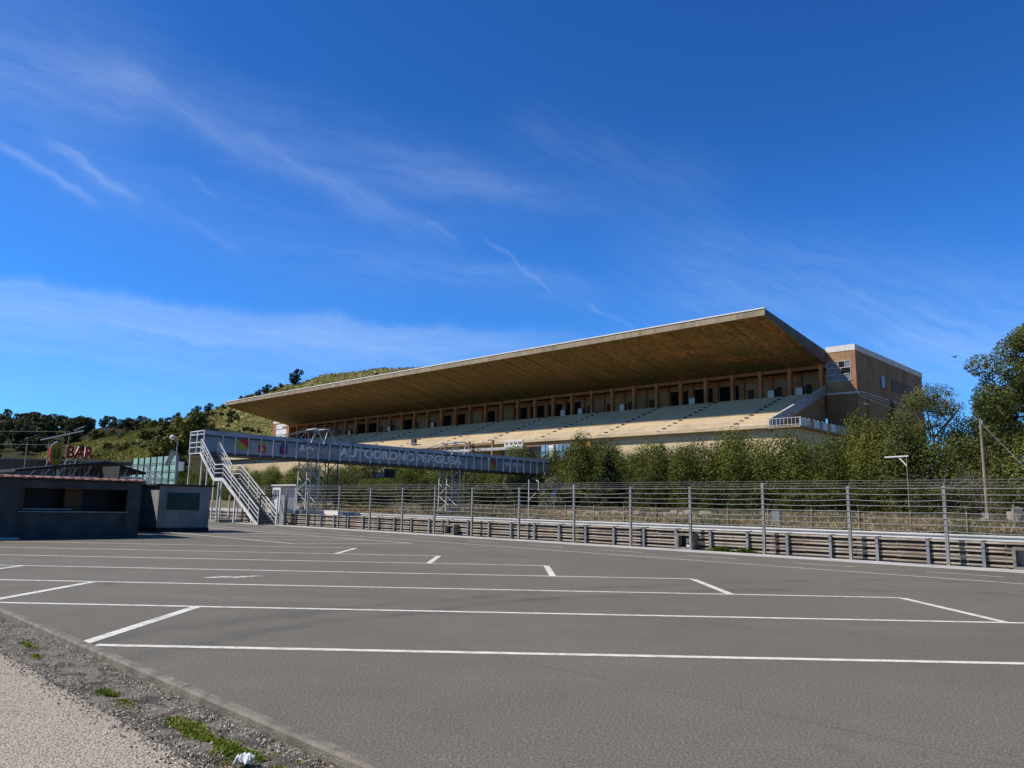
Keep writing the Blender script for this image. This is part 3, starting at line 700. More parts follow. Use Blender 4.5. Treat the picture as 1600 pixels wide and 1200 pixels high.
tr = thing('terrace_box', 'white terrace parapet with open squares left of the glazed bar', 'terrace', W(94.5, 96.6, 10.5))
MB().box(90.7, 112, 95.9, 97.7, 11.5, 12.0).build('slab', M['concrete_light'], tr)
mb = MB(); mb.box(90.7, 95.2, 95.9, 96.1, 12.0, 12.35)
for i in range(5): mb.box(90.7 + 1.05 * i, 91.0 + 1.05 * i, 95.9, 96.1, 12.35, 12.85)
mb.box(90.7, 95.3, 95.85, 96.15, 12.85, 13.1).build('parapet', M['white'], tr)
for u in (98.4, 104.6, 111.2): MB().box(u - .2, u + .2, 95.95, 96.35, 2.2, 13.4).build('post', M['wall_tan'], tr)
MB().box(98.2, 111.6, 95.9, 96.3, 12.7, 12.95).build('beam', M['wall_tan'], tr)
sp = thing('speaker_box', 'dark grey box on a post among the lower seats', 'loudspeaker', W(126.2, 100.2, 13.2))
MB().tube(W(126.2, 100.2, 13.2), W(126.2, 100.2, 13.9), .08).build('post', M['galv_dark'], sp); MB().box(125.6, 126.8, 99.9, 100.5, 13.9, 15.2).build('cabinet', M['steel_dark'], sp)

# ------------------------------------------------------------------ footbridge
BU, BW = 61.3, 63.9
br = thing('footbridge', 'steel footbridge with blue clear panels and white lettering over the track', 'footbridge', W(BU, 48, 0))
V0, V1 = 27.0, 69.6
MB().box(BU + .02, BW - .02, V0, V1, 5.42, 5.60).build('deck', M['steel_dark'], br)
for u, s in ((BU, -1), (BW, 1)):
    MB().box(u - .06, u + .06, V0, V1, 5.36, 5.54).box(u - .06, u + .06, V0, V1, 6.82, 6.94).build('chord', M['steel_dark'], br)
    MB().box(u - .012, u + .012, V0 + .05, V1 - .05, 5.55, 6.81).build('clear_panel', M['bridge_panel'], br)
    mb = MB(); a, b = u, u - s * .28
    mb.hexa([W(a - .02, V0, 6.94), W(a - .02, V1, 6.94), W(a + .02, V1, 6.94), W(a + .02, V0, 6.94), W(b - .02, V0, 7.32), W(b - .02, V1, 7.32), W(b + .02, V1, 7.32), W(b + .02, V0, 7.32)])
    mb.build('roof_sheet', M['bridge_roof'], br)
    for i in range(-1, 35):
        v = 29.67 + 1.14 * i; MB().box(u + s * .03, u + s * .15, v - .028, v + .028, 5.45, 6.9).build('panel_post', M['stairs_white'], br)
    mb = MB(); w0 = u + s * .17
    for k, (a, b) in enumerate(((36.8, 38.6), (38.7, 36.9), (39.9, 41.6), (46.0, 47.6), (47.4, 49.0), (50.2, 48.8), (51.6, 50.2), (58.0, 59.2))):
        mb.bar(W(w0 + s * .004 * k, a, 5.55), W(w0 + s * .004 * k, b, 6.85), .05, .07)
    mb.build('brace', M['galv'], br)
mb = MB()
for u, v in [(BU, V0), ((BU + BW) / 2, V0), (BW, V0)]: mb.bar(W(u, v, 5.4), W(u, v, 7.3), .09)
for z in (5.45, 5.95, 6.35, 7.0, 7.28): mb.bar(W(BU, V0, z), W(BW, V0, z), .07)
mb.build('end_rail', M['stairs_white'], br)
xd = tuple(EV)
text_mesh('lettering', 'AUTODROMO', M['letter'], br, W(BU - .03, 39.9, 5.92), EV, 8.9, .86, bold=.035)
text_mesh('lettering', 'PERGUSA', M['letter'], br, W(BU - .03, 49.1, 5.92), EV, 6.2, .86, bold=.035)
text_mesh('lettering', 'VISIT SICILY', M['letter'], br, W(BU - .03, 61.5, 6.20), EV, 3.6, .42, bold=.01)
text_mesh('lettering', 'A', M['letter'], br, W(BU - .03, 35.7, 6.15), EV, .55, .62, bold=.02)
em = MB(); c = W(BU - .03, 36.75, 6.42)
for q in (-.28, 0, .28): em.poly([c + EV * (q + .13 * math.cos(t)) + EZ * (.11 * math.sin(t) + (.12 if q == 0 else 0)) for t in [math.pi * j / 4 for j in range(8)]])
em.build('emblem', M['letter'], br)
def sic_flag(v0, v1, z0, z1):
    u = BU - .03; f = MB(); f.poly([W(u, v0, z1), W(u, v1, z1), W(u, v1, z0)]); f.poly([W(u, v0, z1), W(u, v1, z0), W(u, v0, z0)], 1)
    f = f.build('flag', [M['red'], M['olive']], br); t = MB(); cv, cz = (v0 + v1) / 2, (z0 + z1) / 2; R = (z1 - z0) * .30
    t.poly([W(u - .008, cv + R * .28 * math.cos(a), cz + R * .32 * math.sin(a)) for a in [math.pi * j / 5 for j in range(10)]])
    for k in range(3):
        a = math.radians(90 + 120 * k); p = W(u - .006, cv + R * .2 * math.cos(a), cz + R * .2 * math.sin(a)); q = W(u - .006, cv + R * .75 * math.cos(a + .25), cz + R * .75 * math.sin(a + .25)); e = W(u - .006, cv + R * math.cos(a - .35), cz + R * math.sin(a - .35))
        t.bar(p, q, .004, R * .24, up=EU); t.bar(q, e, .004, R * .18, up=EU)
    t.build('flag_figure', M['skin_gold'], f)
sic_flag(29.85, 30.95, 5.93, 6.78); sic_flag(59.6, 60.6, 5.6, 6.72)
u = BU - .04
f = MB().box(u, u + .01, 31.75, 32.45, 5.78, 6.4).build('red_coat_of_arms', M['red_fade'], br)
MB().box(u, u + .01, 31.72, 32.42, 6.42, 6.72).build('coat_crown', M['olive'], f)
e = MB(); e.poly([W(u - .006, 32.1 + .19 * math.cos(a), 6.08 + .21 * math.sin(a)) for a in [math.pi * j / 6 for j in range(12)]]); e.build('coat_figure', M['skin_gold'], f)
f = MB().box(u, u + .01, 33.75, 34.5, 5.78, 6.5).build('blue_banner', M['blue'], br)
MB().box(u - .006, u, 33.98, 34.24, 5.95, 6.36).build('banner_charge', M['red'], f)
MB().box(u, u + .01, 33.85, 34.5, 6.56, 6.68).build('banner_top', M['black'], f)
# lattice towers and their cable frames
def lattice(va, vb, mat, z0=0.0, z1=5.36):
    for u in (BU + .02, BW - .5):
        mb = MB()
        for v in (va, vb): mb.bar(W(u, v, z0), W(u, v, z1), .085)
        n = 6
        for i in range(n):
            a, b = z0 + (z1 - z0) * i / n, z0 + (z1 - z0) * (i + 1) / n
            p, q = (va, vb) if i % 2 else (vb, va); mb.bar(W(u, p, a), W(u, q, b), .06)
        for z in (z0 + .1, 2.72): mb.bar(W(u, va, z), W(u, vb, z), .07)
        mb.build('lattice_leg', mat, br)
    mb = MB()
    for v in (va, vb):
        for k in range(4): a, b = 1.3 * k + .1, 1.3 * (k + 1); mb.bar(W(BU + .05, v, a), W(BW - .5, v, b), .05)
    mb.build('cross_brace', mat, br)
for (a, b, c, d) in ((37.0, 37.9, 38.8, 39.8), (54.0, 55.1, 56.0, 57.2)):
    lattice(a, b, M['stairs_white']); lattice(c, d, M['steel_dark'])
    pk = [(a + .6, 8.35), (d - .9, 8.45)]
    mb = MB()
    for (v, z) in pk:
        for u, uu in ((BU, BU + .5), (BW, BW - .5)):
            for dv in (-.75, .75): mb.bar(W(u, v + dv, 6.94), W(uu, v, z), .06)
    for uu in (BU + .5, BW - .5): mb.bar(W(uu, pk[0][0], pk[0][1]), W(uu, pk[1][0], pk[1][1]), .09)
    for (v, z) in pk: mb.bar(W(BU + .5, v, z), W(BW - .5, v, z), .09)
    mb.build('mast_frame', M['stairs_white'], br)
    mb = MB()
    for uu in (BU + .5, BW - .5):
        mb.tube(W(uu, pk[0][0], pk[0][1]), W(uu, pk[0][0] - 4.3, 7.0), .03, n=5); mb.tube(W(uu, pk[1][0], pk[1][1]), W(uu, pk[1][0] + 4.3, 7.0), .03, n=5)
    mb.build('stay', M['galv_dark'], br)
    MB().box(BU - .4, BW + .1, a - .4, d + .4, -.1, .25).build('footing', M['concrete'], br)
for i, (va, vb, z0, z1, nm) in enumerate(((44.4, 45.55, 4.18, 4.65, 'wide dark display board hung under the middle of the footbridge'), (45.65, 46.8, 4.2, 5.05, 'square dark display board with two panes under the footbridge'))):
    t = thing('display_board', nm, 'display board', W(BU + .6, (va + vb) / 2, 5.3))
    MB().box(BU + .5, BU + .75, va, vb, z0, z1).build('housing', M['black'], t)
    MB().box(BU + .48, BU + .498, va + .06, vb - .06, z0 + .06, z1 - .06).build('screen', M['glass_grey'] if i == 0 else M['glass'], t)
    if i: MB().box(BU + .46, BU + .479, (va + vb) / 2 - .04, (va + vb) / 2 + .04, z0 + .06, z1 - .06).build('divider', M['steel_dark'], t)
    MB().bar(W(BU + .62, (va + vb) / 2 - .3, z1), W(BU + .62, (va + vb) / 2 - .3, 5.36), .05).bar(W(BU + .62, (va + vb) / 2 + .3, z1), W(BU + .62, (va + vb) / 2 + .3, 5.36), .05).build('hanger', M['galv_dark'], t)
# stair down to the paddock
sr = thing('access_stair', 'pale steel stair with tube railings from the paddock up to the footbridge', 'stair', W(55, 27.5, 0))
VA, VB = 26.75, 28.15
seg = [((61.2, 5.52), (58.4, 3.36)), ((58.4, 3.36), (56.9, 3.36)), ((56.9, 3.36), (50.9, .02))]
for v in (VA, VB):
    mb = MB()
    for (a, b) in seg: mb.bar(W(a[0], v, a[1] - .1), W(b[0], v, b[1] - .1), .07, .24)
    mb.build('stringer', M['stairs_white'], sr)
    mb = MB()
    for (a, b) in seg:
        n = 4 if a[1] != b[1] else 1
        for k, h in enumerate((.40, .72, 1.05)): mb.bar(W(a[0], v, a[1] + h), W(b[0], v, b[1] + h), .05 if k < 2 else .07)
        for i in range(n + 1):
            t = i / n; uu = a[0] + (b[0] - a[0]) * t; zz = a[1] + (b[1] - a[1]) * t; mb.bar(W(uu, v, zz - .05), W(uu, v, zz + 1.08), .055)
    mb.build('railing', M['stairs_white'], sr)
mb = MB()
for (a, b) in (seg[0], seg[2]):
    n = round((a[1] - b[1]) / .19)
    for i in range(n):
        t = (i + .5) / n; uu = a[0] + (b[0] - a[0]) * t; zz = a[1] + (b[1] - a[1]) * t; mb.box(uu - .15, uu + .15, VA + .05, VB - .05, zz - .02, zz + .02)
        mb.box(uu + .11, uu + .13, VA + .05, VB - .05, zz - .17, zz - .021)
mb.box(56.9, 58.4, VA + .05, VB - .05, 3.30, 3.36).build('treads', M['tread'], sr)
for (uu, v, z) in [(58.35, VA, 3.2), (57.0, VA, 3.2), (58.35, VB, 3.2), (57.0, VB, 3.2), (63.8, 27.05, 5.4), (61.45, 27.05, 5.4), (61.45, 28.6, 5.4), (63.8, 28.6, 5.4), (54.6, VB, 1.9), (54.6, VA, 1.9)]:
    MB().bar(W(uu, v, 0), W(uu, v, z), .10).build('leg', M['stairs_white'], sr)
MB().box(56.6, 58.7, VA - .2, VB + .2, -.02, .22).build('plinth', M['concrete'], sr)
mb = MB(); mb.bar(W(50.85, VB, 0), W(50.85, VB, 2.15), .10).build('gate_post', M['stairs_white'], sr)
MB().box(50.75, 50.85, VA - .02, VA + .06, 0, 2.1).box(50.75, 50.83, VA + .06, VB, 2.02, 2.1).build('gate_frame', M['steel_dark'], sr)
gp = thing('grey_panel', 'upright grey board beside the foot of the stair', 'board', W(50.3, 28.2, 0))
MB().box(50.0, 50.6, 28.22, 28.27, 0, 2.1).build('board', M['sheet'], gp); MB().bar(W(50.02, 28.3, 0), W(50.02, 28.3, 2.1), .06).build('post', M['galv_dark'], gp)

# ------------------------------------------------------------------ small trackside things
bt = thing('marshal_booth', 'white marshal booth with windows beside the foot of the stair', 'booth', W(56, 32.3, 0))
MB().box(57.1, 58.4, 31.8, 33.2, 0, 2.9).build('cabin', M['white'], bt)
for a, b in ((57.35, 57.75), (57.85, 58.2)): MB().box(a, b, 31.74, 31.79, 1.9, 2.6).build('window', M['glass_grey'], bt)
MB().box(54.6, 58.5, 31.7, 33.3, 2.92, 3.02).build('roof', M['white'], bt)
mb = MB()
for u in (54.8, 56.0):
    for v in (31.85, 33.1): mb.bar(W(u, v, 0), W(u, v, 2.92), .07)
mb.build('porch_post', M['stairs_white'], bt); MB().box(54.8, 57.08, 31.84, 31.88, 1.1, 2.0).build('glass_screen', M['glass_grey'], bt)
pw = thing('pit_wall', 'short whitewashed block wall behind the guard rail near the first bridge tower', 'wall', W(55, 34, 0))
MB().box(51.2, 57.4, 33.6, 33.95, 0, 1.05).build('blocks', M['coping'], pw)
MB().box(57.6, 80, 33.4, 33.8, 0, .95).build('low_block', M['concrete_light'], pw)
cb = thing('trackside_cabinet', 'black cabinet with a coloured display near the second bridge tower', 'cabinet', W(59.5, 52.5, .3))
MB().box(57.6, 60.6, 51.8, 52.6, .2, .62).box(58.3, 59.6, 51.8, 52.6, .62, 1.5).build('housing', M['black'], cb)
MB().box(58.7, 59.4, 51.74, 51.79, .85, 1.2).build('display', M['sheet_white'], cb)
pf = thing('pole_frame', 'white pole with a short arm frame left of the hedge', 'pole', W(48.2, 52, .6))
MB().tube(W(48.3, 52, .5), W(48.3, 52, 4.1), .05).build('pole', M['stairs_white'], pf); MB().tube(W(48.3, 52, 2.2), W(47.4, 52, 2.9), .035).tube(W(47.1, 52, 3.1), W(47.1, 52, 3.9), .04).tube(W(47.1, 52, 3.9), W(47.4, 52, 4.05), .04).build('arm', M['stairs_white'], pf)
bs = thing('blue_sign', 'small blue sign on a thin pole before the hedge', 'sign', W(45.2, 52, .6))
MB().tube(W(45.2, 52, .5), W(45.2, 52, 2.8), .025).build('pole', M['galv'], bs); MB().box(45.05, 45.35, 51.95, 51.97, 2.55, 3.05).build('plate', M['blue'], bs)
sq = thing('stub_post', 'square grey stub post on the grassy bank', 'post', W(24.5, 52, .5)); MB().box(24.2, 24.75, 51.8, 52.3, .3, 1.75).build('shaft', M['galv_dark'], sq); MB().box(24.15, 24.8, 51.75, 52.35, 1.75, 1.82).build('cap', M['concrete'], sq)
up = thing('utility_pole', 'tall weathered timber utility pole under the big pine', 'utility pole', W(13.7, 62, 1.3))
MB().tube(W(13.75, 62, 1.0), W(13.75, 62, 8.5), .12, .085).build('pole', M['wood_pole'], up)
MB().tube(W(13.75, 62, 8.2), W(9.5, 60, 3.0), .02, n=5).build('stay_wire', M['dark_wire'], up); MB().tube(W(13.6, 61.85, 8.1), W(13.6, 61.85, 8.35), .07).build('insulator', M['galv_dark'], up)
lp = thing('lamp_post', 'thin lamp post with a long white horizontal arm before the trees', 'lamp post', W(18.8, 62, 1.3))
MB().tube(W(18.8, 62, 1.0), W(18.8, 62, 6.0), .035, .03).build('post', M['rust'], lp)
MB().bar(W(20.3, 61.9, 5.92), W(18.65, 62, 5.98), .10).bar(W(19.35, 62, 5.92), W(18.8, 62, 5.25), .08).build('arm', M['white'], lp)
fp = thing('timber_stake', 'short grey timber stake behind the chain link fence', 'post', W(10.2, 54, .6)); MB().tube(W(10.6, 54, .4), W(10.6, 54, 2.35), .07, .06).build('stake', M['wood_pole'], fp)
# rubble heap
rb = MB(); r = random.Random(9)
for _ in range(46):
    c = W(10.5 + r.gauss(0, 1.0), 60 + r.gauss(0, .7), 1.2 + abs(r.gauss(0, .35))); s = r.uniform(.15, .5)
    rb.hexa([c + Vector((x * s * r.uniform(.6, 1.2), y * s * r.uniform(.6, 1.2), z * s * r.uniform(.4, .8))) for x, y, z in ((-1, -1, -1), (1, -1, -1), (1, 1, -1), (-1, 1, -1), (-1, -1, 1), (1, -1, 1), (1, 1, 1), (-1, 1, 1))])
tag(rb.build('rubble', M['stone'], origin=W(10.5, 60, 1.2)), 'heap of pale rubble under the trees at the right', 'rubble', kind='stuff')

# ------------------------------------------------------------------ paddock kiosks on the left
k1 = thing('bar_kiosk', 'dark rendered kiosk with a wide serving hatch and terracotta roof edge', 'kiosk', W(36.5, 10, 0))
F = 35.2
mb = MB(); mb.box(F, F + .18, 3.5, 8.36, 0, 2.32).box(F, F + .18, 12.36, 12.92, 0, 2.32).box(F, F + .18, 8.36, 12.36, 0, 1.04).box(F, F + .18, 8.36, 12.36, 2.0, 2.32)
mb.box(F + .18, F + 3.6, 12.74, 12.92, 0, 2.32).box(F + 3.42, F + 3.6, 3.5, 12.74, 0, 2.32).box(F + .18, F + 3.42, 3.5, 3.68, 0, 2.32); mb.build('walls', M['kiosk_wall'], k1)
MB().box(F + .19, F + 3.41, 3.69, 12.73, 0, .05).build('floor', M['kiosk_base'], k1)
MB().box(F + 1.2, F + 1.3, 3.7, 12.73, .06, 2.28).build('painted_dark_interior', M['black'], k1)  # black sheet paints in the darkness behind the serving hatch
MB().box(F + .6, F + 1.0, 10.08, 10.75, .06, 2.25).build('inner_pillar', M['brown'], k1); MB().box(F + .185, F + .23, 8.37, 8.5, 1.05, 1.99).build('hatch_jamb', M['brown'], k1)
MB().box(F - .10, F + .3, 8.3, 12.42, 1.041, 1.085).build('counter', M['concrete'], k1); MB().box(F + .35, F + .45, 8.4, 10.3, 1.13, 1.19).build('shelf', M['galv_dark'], k1)
mb = MB(); mb.prism([(3.3, 2.33), (3.3, 2.45), (13.05, 2.45), (13.05, 2.33)], F - .12, F + 3.8); mb.hexa([W(F + .1, 3.4, 2.451), W(F + .1, 13.0, 2.451), W(F + 3.8, 13.0, 2.451), W(F + 3.8, 3.4, 2.451), W(F + .1, 3.4, 2.46), W(F + .1, 13.0, 2.46), W(F + 3.8, 13.0, 2.58), W(F + 3.8, 3.4, 2.58)]); mb.build('roof', M['kiosk_roof'], k1)
tl = MB(); r = random.Random(2); v = 3.3
while v < 12.95:
    w = .36; n = 6; a0 = []
    for e, z in ((-.2, 2.40 + r.uniform(-.008, .008)), (.12, 2.47)):
        a0.append([W(F + e, v + .02 + (w - .04) * i / n, z + .022 * math.sin(math.pi * i / n)) for i in range(n + 1)])
    for i in range(n): tl.poly([a0[0][i], a0[0][i + 1], a0[1][i + 1], a0[1][i]])
    tl.poly(a0[0][::-1]); v += w
tl.build('roof_tiles', M['terracotta'], k1)
mb = MB()
for a, b in (((11.95, .88), (12.12, .92)), ((12.12, .92), (12.02, .70)), ((12.02, .70), (12.2, .74)), ((12.2, .68), (12.22, .9)), ((12.22, .9), (12.34, .86)), ((12.34, .86), (12.22, .8)), ((12.22, .8), (12.36, .68)), ((11.98, .62), (12.34, .61))):
    mb.bar(W(F - .006, a[0], a[1]), W(F - .006, b[0], b[1]), .004, .022, up=EU)
mb.build('graffiti', M['black'], k1)
sl = thing('concrete_slab', 'pale flat slab lying at the foot of the dark kiosk', 'slab', W(34.6, 7.8, 0)); MB().box(34.5, 35.15, 6.6, 8.3, .0, .07).build('slab', M['concrete_light'], sl)
k2 = thing('ticket_kiosk', 'pale square kiosk with a closed green shutter', 'kiosk', W(41.5, 17, 0))
MB().box(40.2, 43.0, 15.62, 18.3, .22, 2.34).build('walls', M['kiosk_wall_pale'], k2); MB().box(40.17, 43.03, 15.59, 18.33, 0, .22).build('base', M['kiosk_base'], k2)
sh = MB().box(40.14, 40.19, 16.08, 17.72, 1.13, 2.0).build('shutter', M['shutter'], k2); mb = MB()
for i in range(9): mb.box(40.125, 40.139, 16.1, 17.7, 1.17 + .092 * i, 1.20 + .092 * i)
mb.build('slats', M['kiosk_base'], sh); MB().box(40.05, 43.15, 15.45, 18.55, 2.35, 2.43).build('roof', M['kiosk_roof'], k2)
# gable canopy behind
cn = thing('gable_canopy', 'dark low gable canopy on steel posts behind the kiosks', 'canopy', W(43, 13, 0))
def cp(a, b, h): return W(42.0 + b, a, h)
mb = MB()
for (a0, h0, a1, h1) in ((9.6, 2.80, 13.55, 3.40), (13.55, 3.40, 15.55, 2.92)):
    mb.hexa([cp(a0, 0, h0), cp(a1, 0, h1), cp(a1, 7, h1), cp(a0, 7, h0), cp(a0, 0, h0 + .12), cp(a1, 0, h1 + .12), cp(a1, 7, h1 + .12), cp(a0, 7, h0 + .12)])
mb.build('roof', M['kiosk_roof'], cn)
MB().box(39.3, 49.5, 13.3, 13.36, 0, 3.2).build('added_sun_blocker', M['kiosk_roof'], cn)  # added sheet, keeps the sun off the ticket kiosk's left wall
mb = MB(); mb.bar(cp(9.7, .1, 2.62), cp(15.4, .1, 2.72), .07)
for i in range(9): a = 10.2 + .6 * i; mb.bar(cp(a, .1, 2.64), cp(a + .3, .1, 2.95 + .35 * min(1, max(0, (a - 9.7) / 4))), .04)
mb.build('truss', M['stairs_white'], cn)
for a in (9.8, 12.6, 15.3):
    for b in (.15, 6.8): MB().bar(cp(a, b, 0), cp(a, b, 2.72), .09).build('post', M['galv_dark'], cn)
mb = MB()
for i in range(16): mb.box(43.5, 43.54, 11.5 + .24 * i, 11.66 + .24 * i, 2.2, 2.62)
mb.build('lattice_screen', M['sheet_white'], cn)
# BAR sign
bsn = thing('bar_sign', 'red BAR letters with a yellow cup shaped sign on roof posts', 'sign', W(42.3, 11.6, 2.9))
d = (EV * .92 + Vector((1, 0, 0)) * .08).normalized(); p0 = Vector((-22.16, 38.1, 3.58))
text_mesh('letters', 'BAR', [M['red_fade'], M['sheet_white']], bsn, p0, d, 1.22, .62, depth=.16, bold=.03)
hx = [(.72 * a_, b_) for a_, b_ in [(-.42, .25), (-.30, -.12), (0, -.32), (.30, -.12), (.34, .45), (.30, .95), (-.05, .88), (-.40, .62)]]; hc = Vector((-22.52, 37.9, 3.45)); nn = d.cross(EZ)
mb = MB(); fr = [hc + d * x + EZ * y + nn * .12 for x, y in hx]; bk = [q - nn * .24 for q in fr]; mb.poly(fr)
for i in range(8): j = (i + 1) % 8; mb.poly([fr[i], bk[i], bk[j], fr[j]], 1)
mb.poly(bk[::-1], 1); cup = mb.build('cup_sign', [M['yellow_dull'], M['red_fade']], bsn)
mb = MB()
for a, b in (((-.10, .55), (-.10, .1)), ((-.10, .1), (.08, .1)), ((.08, .1), (.08, .55))): mb.bar(hc + d * a[0] + EZ * a[1] + nn * .125, hc + d * b[0] + EZ * b[1] + nn * .125, .05, .05)
mb.build('cup_letter', M['brown'], cup)
mb = MB(); mb.bar(hc + d * -.31 + EZ * .66 + nn * .1, hc + d * -.02 + EZ * .93 + nn * .1, .06); mb.build('neon_tube', M['white'], cup)
for x in (.05, .95): MB().bar(hc + d * x + EZ * -.9, hc + d * x + EZ * .1, .07).build('sign_post', M['steel_dark'], bsn)
mb = MB()
for x, y in ((-.25, -.30), (.25, -.3), (.55, -.45), (.95, -.3)): mb.bar(hc + d * x + EZ * .12, hc + d * (x + y) + EZ * -.72, .035)
for x in (.5, .72, .95, 1.2, 1.42, 1.6): mb.bar(hc + d * x + EZ * -.05 - nn * .3, hc + d * x + EZ * -.75 - nn * .3, .03)
mb.bar(hc + d * .4 + EZ * .02 - nn * .3, hc + d * 1.65 + EZ * .06 - nn * .3, .035); mb.build('sign_frame', M['stairs_white'], bsn)
aw = thing('awning_frame', 'slanting pale awning bars on thin posts left of the cup sign', 'awning frame', (-25, 42, 0))
mb = MB(); mb.bar((-25.9, 42, 4.75), (-23.6, 42, 5.30), .06).bar((-24.5, 42.6, 5.35), (-23.9, 42.6, 5.6), .05); mb.build('bars', M['stairs_white'], aw)
for x in (-26.6, -25.4): MB().bar((x, 42, 0), (x, 42, 4.62), .06).build('post', M['rust'], aw)
# green screen, white platform with stairs
gs = thing('green_screen', 'green panelled screen wall rising behind white railings', 'screen wall', (-27.8, 60, 0))
MB().box(60.6, 69.9, 24.7, 24.76, 2.7, 5.08).build('panels', M['screen_green'], gs)
mb = MB()
for i in range(8): mb.box(60.58 + 9.3 * i / 7, 60.66 + 9.3 * i / 7, 24.62, 24.69, 2.5, 5.12)
for k, z in enumerate((3.2, 3.85, 4.5)): mb.box(60.6, 69.9, 24.605, 24.615, z, z + .06)
mb.build('framework', M['steel_dark'], gs)
for u in (60.8, 65.2, 69.7): MB().box(u - .06, u + .06, 24.8, 24.92, 0, 5.0).build('post', M['galv_dark'], gs)
pl_ = thing('viewing_platform', 'white railed platform with steep stairs before the green screen', 'platform', (-28.5, 58, 0))
MB().hexa([Vector(q) for q in ((-33, 58, 2.7), (-27.2, 58, 2.7), (-27.2, 59.6, 2.7), (-33, 59.6, 2.7), (-33, 58, 2.82), (-27.2, 58, 2.82), (-27.2, 59.6, 2.82), (-33, 59.6, 2.82))]).build('deck', M['galv_dark'], pl_)
mb = MB()
for z in (3.2, 3.65, 4.02): mb.bar((-33, 58, z), (-27.2, 58, z + .05), .06)
for i in range(5): mb.bar((-33 + 1.45 * i, 58, 2.8), (-33 + 1.45 * i, 58, 4.05), .06)
mb.build('railing', M['stairs_white'], pl_)
for y in (57.4, 58.6):
    mb = MB()
    for h in (0, .45, .85, 1.2): mb.bar((-27.2, y, 2.8 + h), (-24.4, y, -.1 + h), .06)
    for i in range(4): t = i / 3; mb.bar((-27.2 + 2.8 * t, y, 2.8 - 2.9 * t), (-27.2 + 2.8 * t, y, 4.0 - 2.9 * t), .05)
    mb.build('stair_rail', M['stairs_white'], pl_)
mb = MB()
for i in range(13): t = (i + .5) / 13; mb.hexa([Vector((-27.2 + 2.8 * t + x * .13, 58 + y * .58, 2.8 - 2.9 * t + z * .02)) for x, y, z in ((-1, -1, -1), (1, -1, -1), (1, 1, -1), (-1, 1, -1), (-1, -1, 1), (1, -1, 1), (1, 1, 1), (-1, 1, 1))])
mb.build('treads', M['tread'], pl_)
for x in (-32.8, -30, -27.3): MB().bar((x, 58.1, 0), (x, 58.1, 2.7), .09).build('leg', M['galv_dark'], pl_)
la = thing('street_lamp', 'slim lamp pole with a white globe beside the green screen', 'street lamp', (-25.5, 58.5, 0))
MB().tube((-25.45, 58.5, 0), (-25.6, 58.5, 6.4), .06, .04).build('pole', M['galv'], la); MB().tube((-25.6, 58.5, 6.38), (-26.0, 58.5, 6.42), .025).build('arm', M['galv'], la)
mb = MB()
for i in range(6):
    for j in range(10):
        f = lambda a, b: Vector((-26.0, 58.5, 6.35)) + Vector((math.cos(b) * math.sin(a) * .22, math.sin(b) * math.sin(a) * .22, math.cos(a) * .2))
        a, a2, b, b2 = math.pi * i / 6, math.pi * (i + 1) / 6, 2 * math.pi * j / 10, 2 * math.pi * (j + 1) / 10
        mb.poly([f(a, b), f(a2, b), f(a2, b2), f(a, b2)] if 0 < i else [f(a, b), f(a2, b), f(a2, b2)])
mb.build('globe', M['white'], la, smooth=True)
MB().bar((-25.7, 58.3, 5.3), (-26.15, 58.3, 4.15), .06, .38).build('tilted_panel', M['sheet'], la); MB().hexa([Vector((-25.05 + x * .16, 58.3 + y * .15, 4.15 + z * .34)) for x, y, z in ((-1, -1, -1), (1, -1, -1), (1, 1, -1), (-1, 1, -1), (-1, -1, 1), (1, -1, 1), (1, 1, 1), (-1, 1, 1))]).build('cabinet', M['white'], la)
bw = thing('boundary_wall', 'long mossy retaining wall behind the dark kiosk', 'wall', (-60, 76, 0))
mb = MB(); mb.hexa([Vector(q) for q in ((-110, 72, -.2), (-38, 80, -.2), (-38, 80.5, -.2), (-110, 72.5, -.2), (-110, 72, 5.85), (-38, 80, 5.3), (-38, 80.5, 5.3), (-110, 72.5, 5.85))]); mb.build('wall', M['wall_olive'], bw)
mb = MB(); mb.hexa([Vector(q) for q in ((-110, 71.9, 5.86), (-38, 79.9, 5.31), (-38, 80.6, 5.31), (-110, 72.6, 5.86), (-110, 71.9, 6.02), (-38, 79.9, 5.46), (-38, 80.6, 5.46), (-110, 72.6, 6.02))]); mb.build('wall_cap', M['concrete'], bw)
ln = thing('power_line', 'two thin overhead wires strung on a timber pole at the left edge', 'power line', (-33, 70, 0))
MB().tube((-40.6, 70, 0), (-40.6, 70, 7.7), .07, .05).build('pole', M['wood_pole'], ln)
for z in (7.6, 6.4):
    pts = [Vector((-90 + 49.4 * t / 8, 70, z + 1.1 - 1.1 * t / 8 - .5 * math.sin(math.pi * t / 8))) for t in range(9)]; mb = MB()
    for p, q in zip(pts, pts[1:]): mb.tube(p, q, .013, n=4)
    mb.build('wire', M['dark_wire'], ln)

